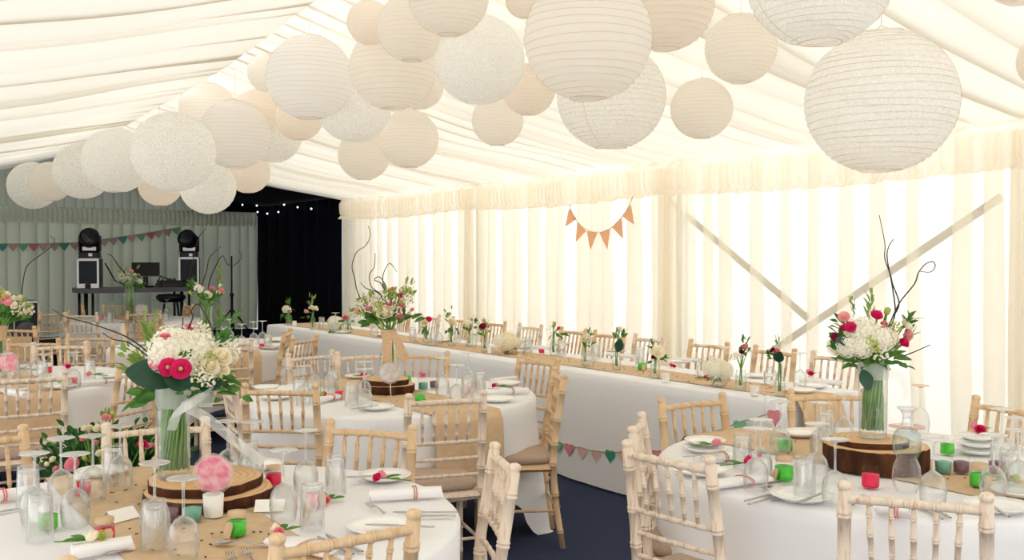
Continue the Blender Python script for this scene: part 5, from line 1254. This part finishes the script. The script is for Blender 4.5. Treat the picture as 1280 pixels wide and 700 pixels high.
for a in (.5,2.1,3.7,5.2): MB().tube([(.12*cos(a),.12*sin(a),zs-.1),(.2*cos(a),.2*sin(a),0)], .015, 6).build('leg', 'dj_black', o)
p = onY(290, 400, 15.1); z1 = onY(290, 320, 15.1).z; o = thing('lighting_stand', 'thin black upright stand right of the DJ table', 'stand', (p.x, 15.1, SZ))
MB().tube([(0,0,.0),(0,0,(z1-SZ)*.5)], .02, 8).build('lower_pole', 'dj_black', o); MB().tube([(0,0,(z1-SZ)*.48),(0,0,z1-SZ)], .012, 8).build('upper_pole', 'dj_black', o); MB().lathe([(.022,0),(.03,.01),(.03,.05),(.022,.06)], 12, (0,0,(z1-SZ)*.46)).build('clamp', 'dj_black', o)
for a in (.3,2.4,4.5): MB().tube([(0,0,.35),(.3*cos(a),.3*sin(a),.01)], .012, 6).build('leg', 'dj_black', o)
pl = [onY(x, 430, 14.0) for x in (17, 49)]; zc = onY(34, 376, 14.0).z; wsp = pl[1].x-pl[0].x
o = thing('loudspeaker', 'black loudspeaker with silver edges on the floor by the left bouquet', 'loudspeaker', ((pl[0].x+pl[1].x)/2, 14.2, 0))
MB().rbox((0,0,zc/2), (wsp,.4,zc), .015).build('cabinet', 'dj_black', o); MB().box((0,-.203,zc*.52), (wsp*.86,.006,zc*.86)).build('grille', 'grille', o)
b = MB()
for s in (-1,1): b.box((s*wsp*.47,-.2,zc*.5), (wsp*.05,.02,zc))
b.box((0,-.2,zc*.985), (wsp,.02,.03)); b.build('edging', 'silver', o)
e = MB().lathe([(.001,.0),(.04,.002),(.11,.012),(.12,.006),(.13,.0)], 20, (0,0,0), False).build('driver', 'dj_grey', o, (0,-.21,zc*.6)); e.rotation_euler = (pi/2,0,0)
o = MB().tube([(x1+.2, DY, zt+.35),(x1+.32, DY-.05, zt+.1),(x1+.5, DY-.1, zt+.012),(x1+.7, DY-.12, zt+.012)], .010, 6).build('power_cable', 'dj_black'); tag(o, 'black cable drooping from the left flight case onto the DJ table', 'cable')
o = MB().tube([(x2-.55, DY-.2, zt+.012),(x2-.45, DY-.1, zt+.16),(x2-.32, DY-.1, zt+.1),(x2-.26, DY-.05, zt+.02),(x2-.36, DY+.05, zt+.012)], .010, 6).build('power_cable', 'dj_black'); tag(o, 'black cable looping beside the right flight case', 'cable')
# ------------------------------------------------------------------ light
w = bpy.data.worlds.new('daylight'); S.world = w; w.use_nodes = True
bg = w.node_tree.nodes['Background']; bg.inputs[0].default_value = (1.0, .995, .982, 1); bg.inputs[1].default_value = 1.15
sun = bpy.data.lights.new('sun', 'SUN'); sun.energy = .3; sun.angle = radians(20); so = bpy.data.objects.new('sun', sun); COL.objects.link(so)
so.rotation_euler = Vector((-.8, -.25, -.75)).to_track_quat('-Z', 'Y').to_euler()
S.view_settings.view_transform = 'Standard'; S.view_settings.look = 'None'; S.view_settings.gamma = 1; S.view_settings.use_curve_mapping = False
S.view_settings.exposure = .85
S.cycles.use_denoising = True
S.cycles.max_bounces = 16; S.cycles.diffuse_bounces = 8; S.cycles.transparent_max_bounces = 40; S.cycles.glossy_bounces = 4; S.cycles.transmission_bounces = 6
S.cycles.sample_clamp_indirect = 6
